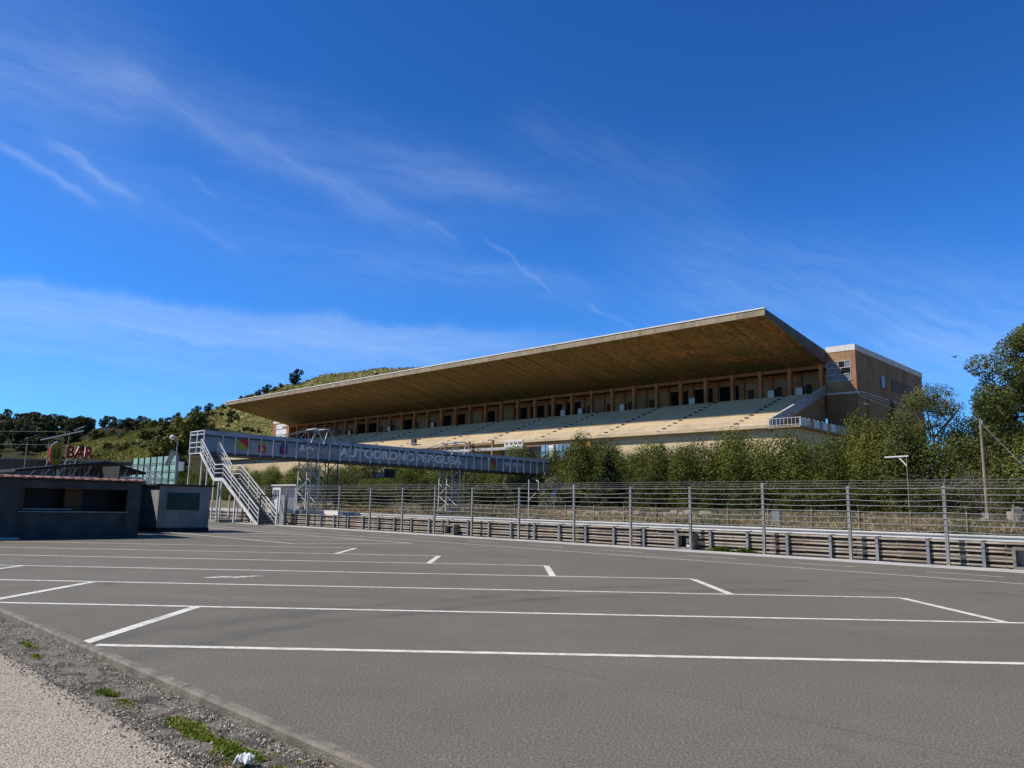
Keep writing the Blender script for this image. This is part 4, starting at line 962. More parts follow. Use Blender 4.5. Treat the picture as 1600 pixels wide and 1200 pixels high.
# houses on the hills
def house(name, label, x, y, z, w, d, h, roofh, wins=2, flat=False):
    t = thing(name, label, 'house', (x, y, z)); B = lambda a, b, c: Vector((x + a, y + b, z + c))
    MB().hexa([B(-w, -d, -3), B(w, -d, -3), B(w, d, -3), B(-w, d, -3), B(-w, -d, h), B(w, -d, h), B(w, d, h), B(-w, d, h)]).build('wall', M['house_wall'], t)
    mb = MB(); e = .4
    if flat: mb.hexa([B(-w - e, -d - e, h + .01), B(w + e, -d - e, h + .01), B(w + e, d + e, h + .01), B(-w - e, d + e, h + .01), B(-w - e, -d - e, h + .4 + roofh), B(w + e, -d - e, h + .4), B(w + e, d + e, h + .4), B(-w - e, d + e, h + .4 + roofh)])
    else:
        mb.poly([B(-w - e, -d - e, h), B(w + e, -d - e, h), B(w + e, 0, h + roofh), B(-w - e, 0, h + roofh)]); mb.poly([B(w + e, d + e, h), B(-w - e, d + e, h), B(-w - e, 0, h + roofh), B(w + e, 0, h + roofh)])
        mb.poly([B(-w, -d, h), B(-w, 0, h + roofh), B(-w, d, h)]); mb.poly([B(w, -d, h), B(w, d, h), B(w, 0, h + roofh)])
    mb.build('roof', M['roof_tile'], t)
    for i in range(wins):
        a = -w + 2 * w * (i + .5) / wins; MB().hexa([B(a - .5, -d - .06, h * .35), B(a + .5, -d - .06, h * .35), B(a + .5, -d - .01, h * .35), B(a - .5, -d - .01, h * .35), B(a - .5, -d - .06, h * .75), B(a + .5, -d - .06, h * .75), B(a + .5, -d - .01, h * .75), B(a - .5, -d - .01, h * .75)]).build('window', M['glass'], t)
house('farmhouse', 'beige farmhouse with a long pale roof halfway up the slope', -166, 328, 26.5, 6.5, 4, 3.2, 1.2, 3, True)
house('hill_house', 'small grey house on the ridge among dark trees', -250, 448, 42.5, 3.4, 3, 4, 1.4, 2)
house('hill_house', 'low brown house on the skyline right of the wooded ridge', -222, 448, 43, 4.5, 3, 2.8, 1.0, 3)

# ------------------------------------------------------------------ vegetation
def crown_mesh(name, blobs, n, ls, seed, vert=0.0, aspect=.55, mat=None, shell=.55):
    r = random.Random(seed); vs = []; fs = []
    wts = [b[3] * b[4] + b[4] * b[5] + b[3] * b[5] for b in blobs]
    pick = r.choices(range(len(blobs)), wts, k=n)
    for bi in pick:
        x, y, z, rx, ry, rz = blobs[bi]
        th = r.uniform(0, 2 * math.pi); ct = r.uniform(-1, 1); stn = math.sqrt(1 - ct * ct)
        dn = Vector((math.cos(th) * stn, math.sin(th) * stn, ct)); k = shell + (1.08 - shell) * r.random() ** .7
        c = Vector((x + rx * dn.x * k, y + ry * dn.y * k, z + rz * dn.z * k))
        nrm = (dn * .8 + Vector((r.gauss(0, .6), r.gauss(0, .6), r.gauss(0, .6) + .25))).normalized()
        t = Vector((r.gauss(0, 1), r.gauss(0, 1), r.gauss(0, 1) + vert)); t = (t - nrm * t.dot(nrm))
        if t.length < 1e-3: continue
        t.normalize(); b = nrm.cross(t); s = ls * r.uniform(.55, 1.45); t *= s * .5; b *= s * .5 * aspect * r.uniform(.7, 1.3)
        i = len(vs); vs += [tuple(c - t), tuple(c + b - t * .1), tuple(c + t), tuple(c - b + t * .15)]; fs.append((i, i + 1, i + 2, i + 3))
    me = bpy.data.meshes.new(name); me.from_pydata(vs, [], fs); me.materials.append(mat); me.update()
    return me
def trunk_mesh(h, r0, limbs, seed, mat=None):
    r = random.Random(seed); mb = MB(); p = Vector((0, 0, -.4)); pts = [p]
    for i in range(1, 5): pts.append(Vector((r.gauss(0, .03) * h * i / 4, r.gauss(0, .03) * h * i / 4, h * i / 4)))
    for i in range(4): mb.tube(pts[i], pts[i + 1], r0 * (1 - .22 * i), r0 * (1 - .22 * (i + 1)), n=7)
    for (zf, ang, ln, up) in limbs:
        a = Vector((0, 0, h * zf)); a.x, a.y = pts[min(4, int(zf * 4))].x, pts[min(4, int(zf * 4))].y
        b = a + Vector((math.cos(ang) * ln * .5, math.sin(ang) * ln * .5, up * ln * .6)); c = b + Vector((math.cos(ang + .3) * ln * .5, math.sin(ang + .3) * ln * .5, up * ln * .5))
        mb.tube(a, b, r0 * .45, r0 * .3, n=6); mb.tube(b, c, r0 * .3, r0 * .12, n=5)
    me = bpy.data.meshes.new('trunk'); me.from_pydata([tuple(v) for v in mb.v], [], mb.f); me.materials.append(mat or M['bark']); me.update(); return me
def tree_proto(crown, trunk):
    def make(name, label, cat, loc, group=None, sx=1.0, sz=1.0, rz=0.0, mat=None, crown_name='crown'):
        o = thing(name, label, cat, loc, group); o.rotation_euler = (0, 0, rz); o.scale = (sx, sx, sz)
        for nm, me in ((crown_name, crown), ('trunk', trunk)):
            if me is None: continue
            c = bpy.data.objects.new(nm, me); link(c); c.parent = o
            if mat and nm == crown_name: c.material_slots[0].link = 'OBJECT'; c.material_slots[0].material = mat
        return o
    return make
def column_blobs(seed, H, R, n):          # upright bushy young tree, unit: metres
    r = random.Random(seed); out = []
    for i in range(n):
        z = H * (.08 + .9 * (i + .5) / n); k = (1 - (z / H) ** 2.4) ** .6 if z < H else .1
        for _ in range(3):
            a = r.uniform(0, 6.28); q = R * k * r.uniform(.15, .75); s = R * (.32 + .35 * k) * r.uniform(.7, 1.15)
            out.append((math.cos(a) * q, math.sin(a) * q, z + r.uniform(-.3, .3), s, s, s * r.uniform(.9, 1.7)))
    for _ in range(5):
        a = r.uniform(0, 6.28); q = R * r.uniform(.1, .6); out.append((math.cos(a) * q, math.sin(a) * q, H * r.uniform(.86, 1.04), R * .14, R * .14, H * .09))
    return out
def round_blobs(seed, H, R, n, z0=.25):
    r = random.Random(seed); out = []
    for _ in range(n):
        a = r.uniform(0, 6.28); f = r.uniform(z0, .92); k = math.sqrt(max(.05, 1 - ((f - .5) / .55) ** 2)); q = R * k * math.sqrt(r.random()) * .8; s = R * r.uniform(.22, .42)
        out.append((math.cos(a) * q, math.sin(a) * q, H * f, s, s, s * r.uniform(.7, 1.0)))
    return out
def cone_blobs(seed, H, R, n):
    r = random.Random(seed); out = []
    for i in range(n):
        f = (i + .5) / n; 
        for _ in range(4):
            a = r.uniform(0, 6.28); q = R * (1 - f) * r.uniform(.3, .8); s = R * (.12 + .34 * (1 - f)); out.append((math.cos(a) * q, math.sin(a) * q, H * (.08 + .9 * f), s, s, s * .7))
    out.append((0, 0, H * .97, R * .08, R * .08, H * .06)); return out
Hm = [tree_proto(crown_mesh('hedge_crown', column_blobs(10 + i, 7.0, 2.5, 9), 10500, .20, 100 + i, 1.5, .45, M['leaf_hedge']), trunk_mesh(5.0, .14, [(.3, 1, 1.5, .9), (.4, 3, 1.6, .9), (.5, 5, 1.3, .9)], i)) for i in range(5)]
Sm = [tree_proto(crown_mesh('shrub_crown', round_blobs(30 + i, 3.4, 2.1, 24, .12), 5600, .19, 200 + i, .3, .55, M['leaf_shrub']), trunk_mesh(2.2, .1, [(.3, 1, 1.2, .8), (.3, 3.5, 1.2, .8)], 20 + i)) for i in range(3)]
Cm = [tree_proto(crown_mesh('conifer_crown', cone_blobs(50 + i, 7.0, 2.0, 12), 5200, .28, 300 + i, .6, .45, M['leaf_dark']), trunk_mesh(6, .15, [], 40 + i)) for i in range(2)]
Yp = tree_proto(crown_mesh('cypress_crown', [(0, 0, 6.5 * (i + .5) / 14, .62 * math.sin(math.pi * min(.95, .18 + .8 * i / 14)) + .05, .62 * math.sin(math.pi * min(.95, .18 + .8 * i / 14)) + .05, .5) for i in range(14)], 2600, .2, 341, 1.8, .45, M['leaf_dark']), trunk_mesh(5, .1, [], 44))
# small versions for the hills
hs = [tree_proto(crown_mesh('hill_shrub_crown', round_blobs(60 + i, 3.6, 2.4, 14, .1), 620, .62, 400 + i, .2, .7, M['leaf_shrub']), None) for i in range(3)]
hp = [tree_proto(crown_mesh('hill_pine_crown', [(math.cos(a) * q, math.sin(a) * q, z, s, s, s * .5) for a, q, z, s in [(random.Random(70 + i).uniform(0, 6) + j, 2.0 * (j % 4) / 3, 6.5 + 1.2 * ((j * 7 + i) % 5) / 4, 2.0) for j in range(11)]], 1100, .75, 500 + i, .1, .7, M['leaf_wood']), trunk_mesh(6.2, .25, [], 60 + i)) for i in range(2)]
hr = [tree_proto(crown_mesh('hill_tree_crown', round_blobs(80 + i, 8.5, 3.4, 20, .16), 1100, .75, 520 + i, .2, .7, M['leaf_wood']), trunk_mesh(4, .25, [], 66 + i)) for i in range(2)]

r = random.Random(77)
HG = 'green trees of the hedge between track and grandstand'; HL = 'dense green upright tree in the hedge before the grandstand'
def hedge(u, v, top, sx, lab=None, k=None, mat=None):
    z = emb(u, v) - .1; top += .7 * (lab is None and r.random() < .16) - .35 * (lab is None and r.random() < .15); h = (top - z) / 7.15
    if mat is None and lab is None: q_ = r.random(); mat = M['leaf_yellow'] if q_ < .10 else M['leaf_pine'] if q_ < .28 else M['leaf_shrub'] if q_ < .40 else None
    return Hm[(k if k is not None else r.randrange(5))]('hedge_tree', lab or HL, 'tree', W(u, v, z), None if lab else HG, sx, h, r.uniform(0, 6.28), mat)
u = 22.0
while u < 196:                                        # back row
    step = 2.4 if u < 70 else (2.8 if u < 110 else 3.2)
    v = 75 + r.uniform(-1.2, 1.2)
    if 58 < u < 67: v = 76 + r.uniform(-.5, 1)
    if u < 40: top = 8.9 + r.uniform(-.5, .4)
    elif u < 62: top = 8.5 + r.uniform(-.7, .5)
    elif u < 80: top = 8.7 + r.uniform(-.6, .5)
    elif u < 112: top = 8.4 + r.uniform(-.5, .5)
    else: top = 7.8 + r.uniform(-.6, .4)
    hedge(u + r.uniform(-.4, .4), v, top, r.uniform(.95, 1.25)); u += step
u = 22.0
while u < 57:                                         # front rows, right of the bridge
    hedge(u + r.uniform(-.5, .5), 69.5 + r.uniform(-1.2, 1), 7.5 + r.uniform(-.7, .8), r.uniform(.8, 1.1)); u += 2.9
for u, v, top, sx in ((57.5, 69.5, 8.5, 1.05), (55.2, 68.2, 8.7, .95), (52.6, 68.5, 7.8, .9), (58.5, 71.5, 7.0, .95)): hedge(u, v, top, sx)
u = 66.0
while u < 178:                                        # lower row beyond the bridge
    hedge(u + r.uniform(-.8, .8), 70.5 + r.uniform(-1.5, 1.0), 6.0 + r.uniform(-.9, .7), r.uniform(.95, 1.2)); u += 3.2
SG = 'low shrubs along the foot of the hedge'; SL = 'low rounded shrub at the foot of the hedge'
def shrub(u, v, sx, sz, lab=None, mat=None, grp=SG, lb=SL): return Sm[r.randrange(3)]('shrub', lab or lb, 'shrub', W(u, v, emb(u, v) - .1), None if lab else grp, sx, sz, r.uniform(0, 6.28), mat)
u = 20.0
while u < 100:
    shrub(u, 65.0 + r.uniform(-1, 1.2), r.uniform(.7, 1.05), r.uniform(.55, 1.05)); u += r.uniform(2.2, 3.6)
Cm[0]('dark_conifer', 'dark pyramidal conifer set into the hedge right of the bridge end', 'conifer', W(49.3, 65.5, emb(49.3, 65.5)), None, 1.25, .86, .4)
Cm[1]('dark_conifer', 'dark little conifer rising before the seats above the bridge', 'conifer', W(84, 78, emb(84, 78)), None, .85, 1.28, 1.0, M['leaf_pine'])
Sm[1]('olive_bush', 'big grey green bush under the bridge beside the second tower', 'bush', W(62, 66.5, emb(62, 66.5)), None, 1.55, 1.15, .3, M['leaf_olive'])
Sm[2]('olive_bush', 'grey green bush in the hedge foot right of the second bridge tower', 'bush', W(54.5, 63.5, emb(54.5, 63.5)), None, 1.2, 1.0, 2.0, M['leaf_olive'])
Hm[2]('hedge_tree', 'yellowish light green tree in the middle of the hedge', 'tree', W(43.5, 64.3, emb(43.5, 64.3)), None, .55, .52, 1.0, M['leaf_yellow'])
# trees on the right
fb = [(0, 0, 10.0, 2.1, 2.1, 1.1), (1.8, .4, 9.1, 1.6, 1.6, .8), (-1.9, -.3, 9.4, 1.7, 1.7, .9), (.5, 1.6, 9.6, 1.4, 1.4, .8), (-.6, -1.7, 8.6, 1.5, 1.5, .9), (2.9, -.7, 7.9, 1.0, 1.0, .6), (-2.9, .8, 8.0, 1.1, 1.1, .7), (.2, .2, 7.6, 1.5, 1.5, .7), (1.2, -1.2, 6.6, 1.3, 1.3, .6)]
Ft = tree_proto(crown_mesh('open_crown', fb, 8500, .19, 611, .2, .4, M['leaf_feather'], .35), trunk_mesh(9.0, .20, [(.45, .3, 3.6, .9), (.5, 2.4, 3.4, 1.0), (.6, 4.4, 3.2, 1.0), (.7, 5.6, 2.6, 1.0), (.7, 1.3, 2.4, 1.1)], 90))
Ft('open_tree', 'feathery open crowned tree with sky showing through, left of the big pine', 'tree', W(20.3, 74.5, emb(20, 74)), None, 1.0, 1.03, .5)
for (u, v, H_, sx, m_, lb) in ((24.3, 72.5, 9.6, 1.15, 'leaf_yellow', 'yellow green bushy tree at the right end of the hedge'), (22.0, 70.5, 8.0, 1.15, 'leaf_yellow', 'olive yellow bushy tree before the feathery open tree'), (26.6, 74.5, 10.4, 1.0, None, 'tall green tree before the corner of the stand'), (19.8, 70.8, 7.4, 1.15, 'leaf_pine', 'dark green bushy tree behind the lamp post'), (17.6, 72.0, 8.0, 1.05, 'leaf_pine', 'dark tree between the feathery tree and the utility pole'), (23.5, 76.5, 11.0, .95, 'leaf_feather', 'dull green slender tree beside the cypress')):
    hedge(u, v, H_, sx, lb, None, M[m_] if m_ else None)
Yp('cypress', 'narrow dark cypress tip before the wing of the stand', 'cypress', W(24.1, 76.2, 5.4), None, 1.0, 1.05, 0)
pr = random.Random(19); pb = []
for i in range(90):
    a = pr.uniform(0, 6.28); f = pr.uniform(0, 1); q = 6.2 * pr.random() ** .4 * math.sqrt(max(.1, 1 - (2 * abs(f - .42)) ** 2.2 * .75)); s = pr.uniform(1.0, 1.7); pb.append((math.cos(a) * q, math.sin(a) * q, 5.2 + 10.2 * f, s, s, s * .75))
Bp = tree_proto(crown_mesh('pine_crown', pb, 90000, .21, 711, .5, .5, M['leaf_pine'], .6), trunk_mesh(13, .42, [(.4, .3, 4.6, .7), (.5, 2.3, 4.6, .7), (.55, 4.1, 4.4, .7), (.65, 5.5, 4, .8), (.75, 1.2, 3.5, .9)], 95))
Bp('big_pine', 'tall broad pine with clumped rounded crown at the right edge', 'pine tree', W(10.9, 75, emb(10, 75)), None, 1.05, .98, .2)
Bp('big_pine', 'second broad pine behind the tall one at the right edge', 'pine tree', W(-4, 86, emb(-4, 86)), None, 1.0, .95, 2.2)
for (u, v, H_, sx, m_, lb) in ((15.4, 72.8, 8.4, 1.0, 'leaf_feather', 'dull brownish green tree behind the utility pole'), (13.2, 69.5, 7.4, 1.2, 'leaf_pine', 'dark bushy tree just right of the utility pole'), (10.6, 68.5, 7.8, 1.25, 'leaf_pine', 'dark bushy tree below the tall pine'), (7.6, 67.5, 7.4, 1.2, 'leaf_pine', 'bushy tree at the right edge below the tall pine'), (18.3, 76.0, 9.0, 1.0, 'leaf_pine', 'dark leafy tree behind the bare grey bush'), (16.7, 76.5, 9.6, 1.05, 'leaf_pine', 'dark leafy tree closing the gap beside the tall pine'), (19.6, 77.5, 8.6, 1.0, 'leaf_feather', 'dull tree under the feathery open tree'), (15.9, 77.0, 12.2, .9, 'leaf_feather', 'slender reddish green tree against the left flank of the tall pine'), (4.4, 68, 8.6, 1.2, None, 'green bushy tree past the right edge of the pine')):
    hedge(u, v, H_, sx, lb, None, M[m_] if m_ else None)
for u, v in ((18.5, 65.5), (16.0, 64.5), (13.0, 64.2), (11.6, 65.3), (8.0, 63.5)): shrub(u, v, .8, .7, None, M['leaf_feather'], 'dry looking shrubs under the right hand trees', 'dry looking low shrub under the right hand trees')
def twigs(seed, n, R, H):
    r = random.Random(seed); mb = MB()
    for _ in range(n):
        a = r.uniform(0, 6.28); q = R * r.random() * .4; p = Vector((math.cos(a) * q, math.sin(a) * q, 0)); d = Vector((r.gauss(0, .6), r.gauss(0, .6), 1)).normalized()
        rad = .035
        for k in range(4):
            e = p + d * H * r.uniform(.18, .34); mb.tube(p, e, rad, rad * .6, n=4)
            if r.random() < .8: s = (d + Vector((r.gauss(0, .8), r.gauss(0, .8), r.gauss(0, .5)))).normalized(); mb.tube(p.lerp(e, .6), p.lerp(e, .6) + s * H * .22, rad * .5, rad * .2, n=3)
            p = e; rad *= .6; d = (d + Vector((r.gauss(0, .4), r.gauss(0, .4), r.gauss(-.1, .3)))).normalized()
    return mb
for (u, v, R, H, n, lb) in ((17.3, 66.6, 1.8, 4.4, 90, 'bare grey twiggy bush between the lamp post and utility pole'), (14.6, 66.0, 1.6, 3.4, 60, 'bare grey twiggy bush at the foot of the utility pole')):
    t = thing('bare_bush', lb, 'bush', W(u, v, emb(u, v))); o = W(u, v, emb(u, v)); mb = twigs(int(u * 10), n, R, H); mb.v = [q + o for q in mb.v]; mb.build('branches', M['twig'], t)

# dry grass on the bank
def tufts(name, n, fn, mat, seed, h, w, blades_=3):
    r = random.Random(seed); mb = MB()
    for _ in range(n):
        p = fn(r); hh = h * r.uniform(.45, 1.4)
        for _ in range(blades_):
            a = r.uniform(0, 6.28); d = Vector((math.cos(a), math.sin(a), 0)); s = Vector((-d.y, d.x, 0)) * w * r.uniform(.5, 1.2); b = p + d * r.uniform(0, w)
            mb.poly([b - s, b + s, b + s * .5 + d * hh * .5 + EZ * hh, b - s * .6 + d * hh * .35 + EZ * hh * .9])
    return mb.build(name, mat)
def bank_pt(r):
    u = -4 + 95 * r.random() ** 1.3; v = r.uniform(42.5, 66); return W(u, v, emb(u, v) - .03)
tag(tufts('dry_grass', 15000, bank_pt, M['grass_dry'], 51, .26, .09), 'dry straw coloured grass covering the bank beyond the track', 'grass', kind='stuff')
def bank_pt2(r):
    u = -4 + 95 * r.random() ** 1.3; v = r.uniform(48, 66)
    while mnoise.noise(Vector((u * .12, v * .2, 9))) < .05: u = -4 + 95 * r.random() ** 1.3; v = r.uniform(48, 66)
    return W(u, v, emb(u, v) - .03)
tag(tufts('green_grass', 3200, bank_pt2, M['leaf_shrub'], 52, .34, .10), 'patches of green weeds in the dry grass of the bank', 'weeds', kind='stuff')
# hill cover
def hillA(r):
    while True:
        s = r.uniform(-.62, -.10); y = a_foot(s) + 4 + 188 * r.random() ** .8; x = s * y; z = hill_z(HA, x, y, 112, 300)
        if z > 2: return Vector((x, y, z - .1))
tag(tufts('hill_scrub', 26000, hillA, M['grass_hill'], 61, .75, .30), 'tall yellow green grass and scrub covering the hill', 'scrub', kind='stuff')
HSL, HSG = 'round dark green shrub dotted on the grassy hill', 'shrubs dotted over the grassy hill'
r = random.Random(99)
for i in range(340):
    s = r.uniform(-.56, -.14); y = a_foot(s) + 10 + 178 * r.random() ** .85; x = s * y; z = hill_z(HA, x, y, 112, 300)
    if z < 3: continue
    dense = mnoise.noise(Vector((x * .03, y * .03, 7)))
    if dense < -.10 + (.25 if s < -.44 and y < a_foot(s) + 80 else 0): continue
    k = r.uniform(.35, 1.15); hs[r.randrange(3)]('hill_shrub', HSL, 'shrub', (x, y, z - .3), HSG, k, k * r.uniform(.75, 1.2), r.uniform(0, 6), r.choice((None, None, M['leaf_yellow'], M['leaf_hedge'])))
for s, y, k, f, lb in ((-.287, 300, 1.15, .95, 'dark pine standing alone on the skyline above the stand roof'), (-.40, 296, .75, .9, 'dark tree on the skyline left of the stand roof'), (-.335, 298, .65, .75, 'dark bush on the skyline just left of the roof tip'), (-.325, 298, .8, .8, 'second dark bush on the skyline above the roof tip'), (-.452, 292, .7, .8, 'small dark tree low on the left flank skyline'), (-.416, 290, .85, .85, 'dark tree on the left flank skyline')):
    y = a_foot(s) + y - 112; k *= .72 * y / 300; x = s * y; hr[0 if k > .8 else 1]('skyline_tree', lb, 'tree', (x, y, hill_z(HA, x, y, 112, 300) - .4), None, k, k * f, 0, M['leaf_dark'])
for s, y, k, f, lb, m_ in ((-.437, 170, .95, 1.15, 'big yellow green tree on the slope behind the lamp globe', 'leaf_yellow'), (-.415, 165, .95, 1.2, 'dark green tree left of the footbridge end', 'leaf_pine'), (-.462, 160, .8, .9, 'yellow green tree on the slope beside the lamp globe', 'leaf_yellow'), (-.43, 120, .8, .8, 'olive tree behind the stair legs', 'leaf_yellow'), (-.40, 118, .85, .9, 'green tree behind the stair landing', 'leaf_hedge'), (-.445, 135, .75, .85, 'pale green tree right of the green screen', 'leaf_shrub'), (-.395, 150, .9, .95, 'dark tree behind the top of the stair', 'leaf_dark'), (-.375, 140, .9, .7, 'mid green tree seen under the footbridge end', 'leaf_hedge')):
    yy = a_foot(s) + y - 100; k *= yy / y; y = yy; x = s * y; z = hill_z(HA, x, y, 112, 300); hr[r.randrange(2)]('slope_tree', lb, 'tree', (x, y, z - .5), None, k, k * f, r.uniform(0, 6), M[m_])
OL, OG = 'grey green olive bush behind the left end of the stand', 'grey green olive bushes left of the stand'
for i in range(26):
    s = -.40 + .105 * r.random(); y = a_foot(s) + 18 + 50 * r.random(); x = s * y; k = r.uniform(1.6, 2.6)
    hs[r.randrange(3)]('olive_bush', OL, 'bush', (x, y, hill_z(HA, x, y, 112, 300) - .5), OG, k, k * .8, r.uniform(0, 6), M['leaf_olive'])
PL, PG = 'dark pine of the wooded ridge at the far left', 'dark pines on the wooded ridge'
n = 0
while n < 210:
    s = r.uniform(-.86, -.50); y = 175 + 285 * r.random() ** .8; x = s * y; z = hill_z(HBt, x, y, 160, 450)
    if s > -.56 and r.random() < .55: continue
    if z < 4 or (hill_z(HA, x, y, 112, 300) > z - 1): n += .3; continue
    k = r.uniform(.75, 1.25); (hp + hr)[r.randrange(4)]('ridge_pine', PL, 'pine tree', (x, y, z - .6), PG, k, k * r.uniform(.8, 1.1), r.uniform(0, 6)); n += 1
for s, k, f, lb in ((-.667, 1.15, 1.2, 'tallest dark tree on the skyline above the cup sign'), (-.56, 1.1, .8, 'round dark tree beside the small ridge house'), (-.535, 1.0, .9, 'round dark tree between the two ridge houses'), (-.49, 1.25, .7, 'broad dark tree on the skyline right of the ridge houses'), (-.50, .55, 1.2, 'tiny dark tree on the distant skyline'), (-.73, 1.3, 1.0, 'broad dark pine on the skyline at the left edge')):
    y = 446; x = s * y; hr[0]('ridge_tree', lb, 'tree', (x, y, hill_z(HBt, x, y, 160, 450) - .6), None, k, k * f, 0)
# conifers above the boundary wall
for i, (x, y, k) in enumerate(((-76, 98, .85), (-66, 104, .7), (-58, 99, .75), (-87, 101, .95), (-51, 108, .8))):
    Cm[i % 2]('garden_conifer', ['pale conifer at the left behind the mossy wall', 'dark conifer behind the mossy wall', 'conifer above the mossy wall near the cup sign', 'conifer beyond the left edge above the mossy wall', 'small conifer above the mossy wall right of the awning bars'][i], 'conifer', (x, y, 0), None, 1.5 * k, 1.35 * k, i, [M['leaf_pine'], None, M['leaf_pine'], None, None][i])

# bird
bd = thing('bird', 'small dark bird gliding in the sky right of the stand', 'bird', (71.1, 120, 26.75))
o = Vector((71.1, 120, 26.75)); mb = MB()
for a, b, r0, r1 in ((-.42, -.15, .02, .09), (-.15, .12, .09, .085), (.12, .30, .085, .03)): mb.tube(o + Vector((a, 0, -a * .1)), o + Vector((b, 0, -b * .1)), r0, r1, n=8)
mb.build('body', M['black'], bd, smooth=True)
for s in (-1, 1):
    mb = MB(); mb.poly([o + Vector((.1, .05 * s, 0)), o + Vector((.22, .5 * s, .16)), o + Vector((-.05, 1.0 * s, .05)), o + Vector((-.12, .5 * s, .12)), o + Vector((-.12, .05 * s, 0))]); mb.build('wing', M['black'], bd)

# ------------------------------------------------------------------ light, sky, camera
SUN_EL = math.radians(46.9); SUN_AZ = math.radians(-95.2)      # measured from +Y towards +X
sd = Vector((math.sin(SUN_AZ) * math.cos(SUN_EL), math.cos(SUN_AZ) * math.cos(SUN_EL), math.sin(SUN_EL)))
ld = bpy.data.lights.new('sun', 'SUN'); ld.energy = 5.0; ld.angle = math.radians(.53); ld.color = (1.0, .945, .86)
lo = bpy.data.objects.new('sun', ld); link(lo); lo.rotation_euler = (-sd).to_track_quat('-Z', 'Y').to_euler(); lo.location = sd * 400
w = bpy.data.worlds.new('World'); scene.world = w; w.cycles.sampling_method = 'NONE'; w.use_nodes = True; nt = w.node_tree; nt.nodes.clear(); g = G(nt)
out = g.n('ShaderNodeOutputWorld')
sky = g.n('ShaderNodeTexSky', sky_type='NISHITA', sun_disc=False, sun_elevation=SUN_EL, sun_rotation=SUN_AZ, altitude=650.0, air_density=1.0, dust_density=.25, ozone_density=2.2)
hsv = g.n('ShaderNodeHueSaturation', {'Color': sky.outputs[0], 'Hue': .5, 'Saturation': 1.22, 'Value': 1.0})
dirv = g.n('ShaderNodeTexCoord').outputs['Generated']; sx = g.n('ShaderNodeSeparateXYZ', {0: dirv})
az = g.m('ARCTAN2', sx.outputs[0], sx.outputs[1]); el = g.m('ARCSINE', sx.outputs[2]); D = 180 / math.pi
az = g.m('MULTIPLY', az, D); el = g.m('MULTIPLY', el, D)
q = g.xyz(az, el, 0.0)
wrp = g.n('ShaderNodeTexNoise', {'Vector': q, 'Scale': .22, 'Detail': 4.0, 'Roughness': .6}).outputs['Color']
q2 = g.vm('ADD', q, g.vm('MULTIPLY', g.vm('SUBTRACT', wrp, (.5, .5, .5)), (2.2, 2.2, 0)))
def fibre(ang, sl, sc):
    c, s_ = math.cos(math.radians(ang)), math.sin(math.radians(ang))
    return g.noise(g.xyz(g.m('MULTIPLY', g.vm('DOT_PRODUCT', q2, (c, s_, 0)), sl), g.m('MULTIPLY', g.vm('DOT_PRODUCT', q2, (-s_, c, 0)), sc), 0.0), 1.0, 5, .65)
FIB = (fibre(-27, .16, 1.3), fibre(-4, .10, .9))
def streak(p0, p1, wid, amp, below=1.0, lo=.25, fs=1.0):
    L = math.hypot(p1[0] - p0[0], p1[1] - p0[1]); dx, dy = (p1[0] - p0[0]) / L, (p1[1] - p0[1]) / L
    rel = g.vm('SUBTRACT', q2, (*p0, 0)); t = g.m('DIVIDE', g.vm('DOT_PRODUCT', rel, (dx, dy, 0)), L); d = g.vm('DOT_PRODUCT', rel, (-dy, dx, 0))
    up = g.m('DIVIDE', g.m('MAXIMUM', d, 0.0), wid); dn = g.m('DIVIDE', g.m('MINIMUM', d, 0.0), wid * below); e = g.m('ADD', g.m('MULTIPLY', up, up), g.m('MULTIPLY', dn, dn))
    mask = g.m('EXPONENT', g.m('MULTIPLY', e, -1.0)); win = g.m('MULTIPLY', g.remap(t, -.12, .2, smooth=True), g.remap(t, 1.12, .75, smooth=True))
    fib = FIB[0] if abs(dy / dx) > .2 else FIB[1]
    return g.m('MULTIPLY', g.m('MULTIPLY', mask, win), g.remap(fib, .3, .72, lo * amp, amp))
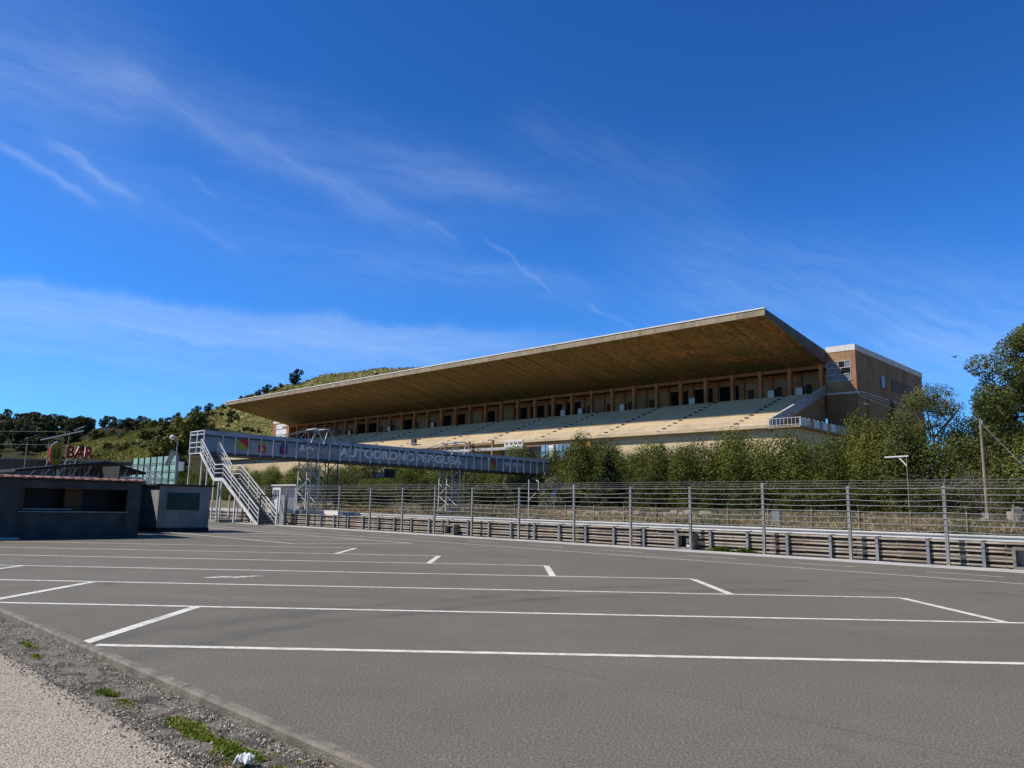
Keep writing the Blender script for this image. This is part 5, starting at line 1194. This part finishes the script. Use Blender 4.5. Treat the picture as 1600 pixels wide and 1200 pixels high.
ST = [((-60, 13.2), (6, 12.9), .50, .24, 5.5, .6), ((-60, 11.2), (8, 11.6), 1.1, .15, 1.8, .3), ((-60, 9.6), (-2, 8.6), .8, .12, 1.2, .3), ((-60, 7.0), (-5, 7.2), 1.0, .10, 1.5, .5),
      ((-31, 28.3), (-4.5, 19.6), .75, .14, 1.6, .35), ((-26, 27.2), (2, 23.0), 2.2, .10, 1.6, .25), ((-40, 25.9), (-27, 26.6), 1.6, .15, 1.4, .25), ((-40, 23), (-8, 17), 2.6, .06, 1.5, .3),
      ((-33.6, 22.6), (-27.4, 19.8), .20, .20, 1.6, .25), ((-36.8, 21.9), (-29.5, 19.0), .26, .20, 1.6, .25), ((-34, 22.5), (-26, 19), 1.4, .05, 1, .3), ((-24.4, 21.9), (-22.2, 20.7), .18, .08, 1, .3), ((-26, 19.6), (-20, 17.6), .3, .06, 1, .3),
      ((-7.2, 21.2), (-4.6, 19.8), .22, .10, 1, .4), ((-2.4, 19.8), (3.2, 15.6), .16, .11, .8, .4), ((5.8, 15.4), (9.4, 13.1), .15, .10, .8, .4), ((-1, 28.2), (17, 23.0), 1.6, .06, 1.3, .2), ((-12, 25.0), (8, 22.3), 1.0, .07, 1.3, .3),
      ((-13, 18.4), (8, 16.0), 1.0, .11, 1.6, .2), ((8, 21.0), (42, 12.0), 2.2, .08, 1.6, .25), ((10, 16.5), (42, 9.0), 2.6, .12, 1.6, .25), ((26, 12), (40, 8.5), 1.6, .14, 1.8, .4), ((-45, 31), (-25, 27), 3.0, .10, 1.5, .4)]
skyc = g.mix(1.0, hsv.outputs[0], (.40, .89, 1.46), 'MULTIPLY')
zen = g.remap(el, 34, 72, 1.0, .45, True)
backw = g.remap(sx.outputs[1], .05, -.6, 1.0, .55, True)
fall = g.m('MULTIPLY', g.m('MULTIPLY', zen, backw), g.remap(el, 30, 17, 1.0, 1.2, True)); skyc = g.mix(1.0, skyc, g.xyz(fall, fall, fall), 'MULTIPLY')
tot = None
for s_ in ST:
    k = streak(*s_); tot = k if tot is None else g.m('ADD', tot, k)
tot = g.m('MINIMUM', tot, .8)
col = g.mix(tot, skyc, (6.4, 8.0, 10.2))
bg = g.n('ShaderNodeBackground', {'Color': col, 'Strength': .1}); g.L.new(bg.outputs[0], out.inputs[0])

cam = bpy.data.cameras.new('camera'); co = bpy.data.objects.new('camera', cam); link(co); scene.camera = co
cam.sensor_width = 36; cam.lens = 36 * 1190 / 1600; cam.clip_end = 6000; cam.clip_start = .05
th = math.atan(191 / 1190); ro = .02
Fv = Vector((0, math.cos(th), math.sin(th))); Uv = Vector((0, -math.sin(th), math.cos(th))); Rv = Vector((1, 0, 0))
R_ = Rv * math.cos(ro) + Uv * math.sin(ro); U_ = -Rv * math.sin(ro) + Uv * math.cos(ro)
from mathutils import Matrix
co.matrix_world = Matrix(((R_.x, U_.x, -Fv.x, 0), (R_.y, U_.y, -Fv.y, 0), (R_.z, U_.z, -Fv.z, 1.65), (0, 0, 0, 1)))
scene.cycles.max_bounces = 6; scene.cycles.diffuse_bounces = 3; scene.cycles.transparent_max_bounces = 10
scene.view_settings.view_transform = 'Standard'; scene.view_settings.look = 'None'; scene.view_settings.exposure = 0; scene.view_settings.gamma = 1
scene.render.resolution_x = 1024; scene.render.resolution_y = 768
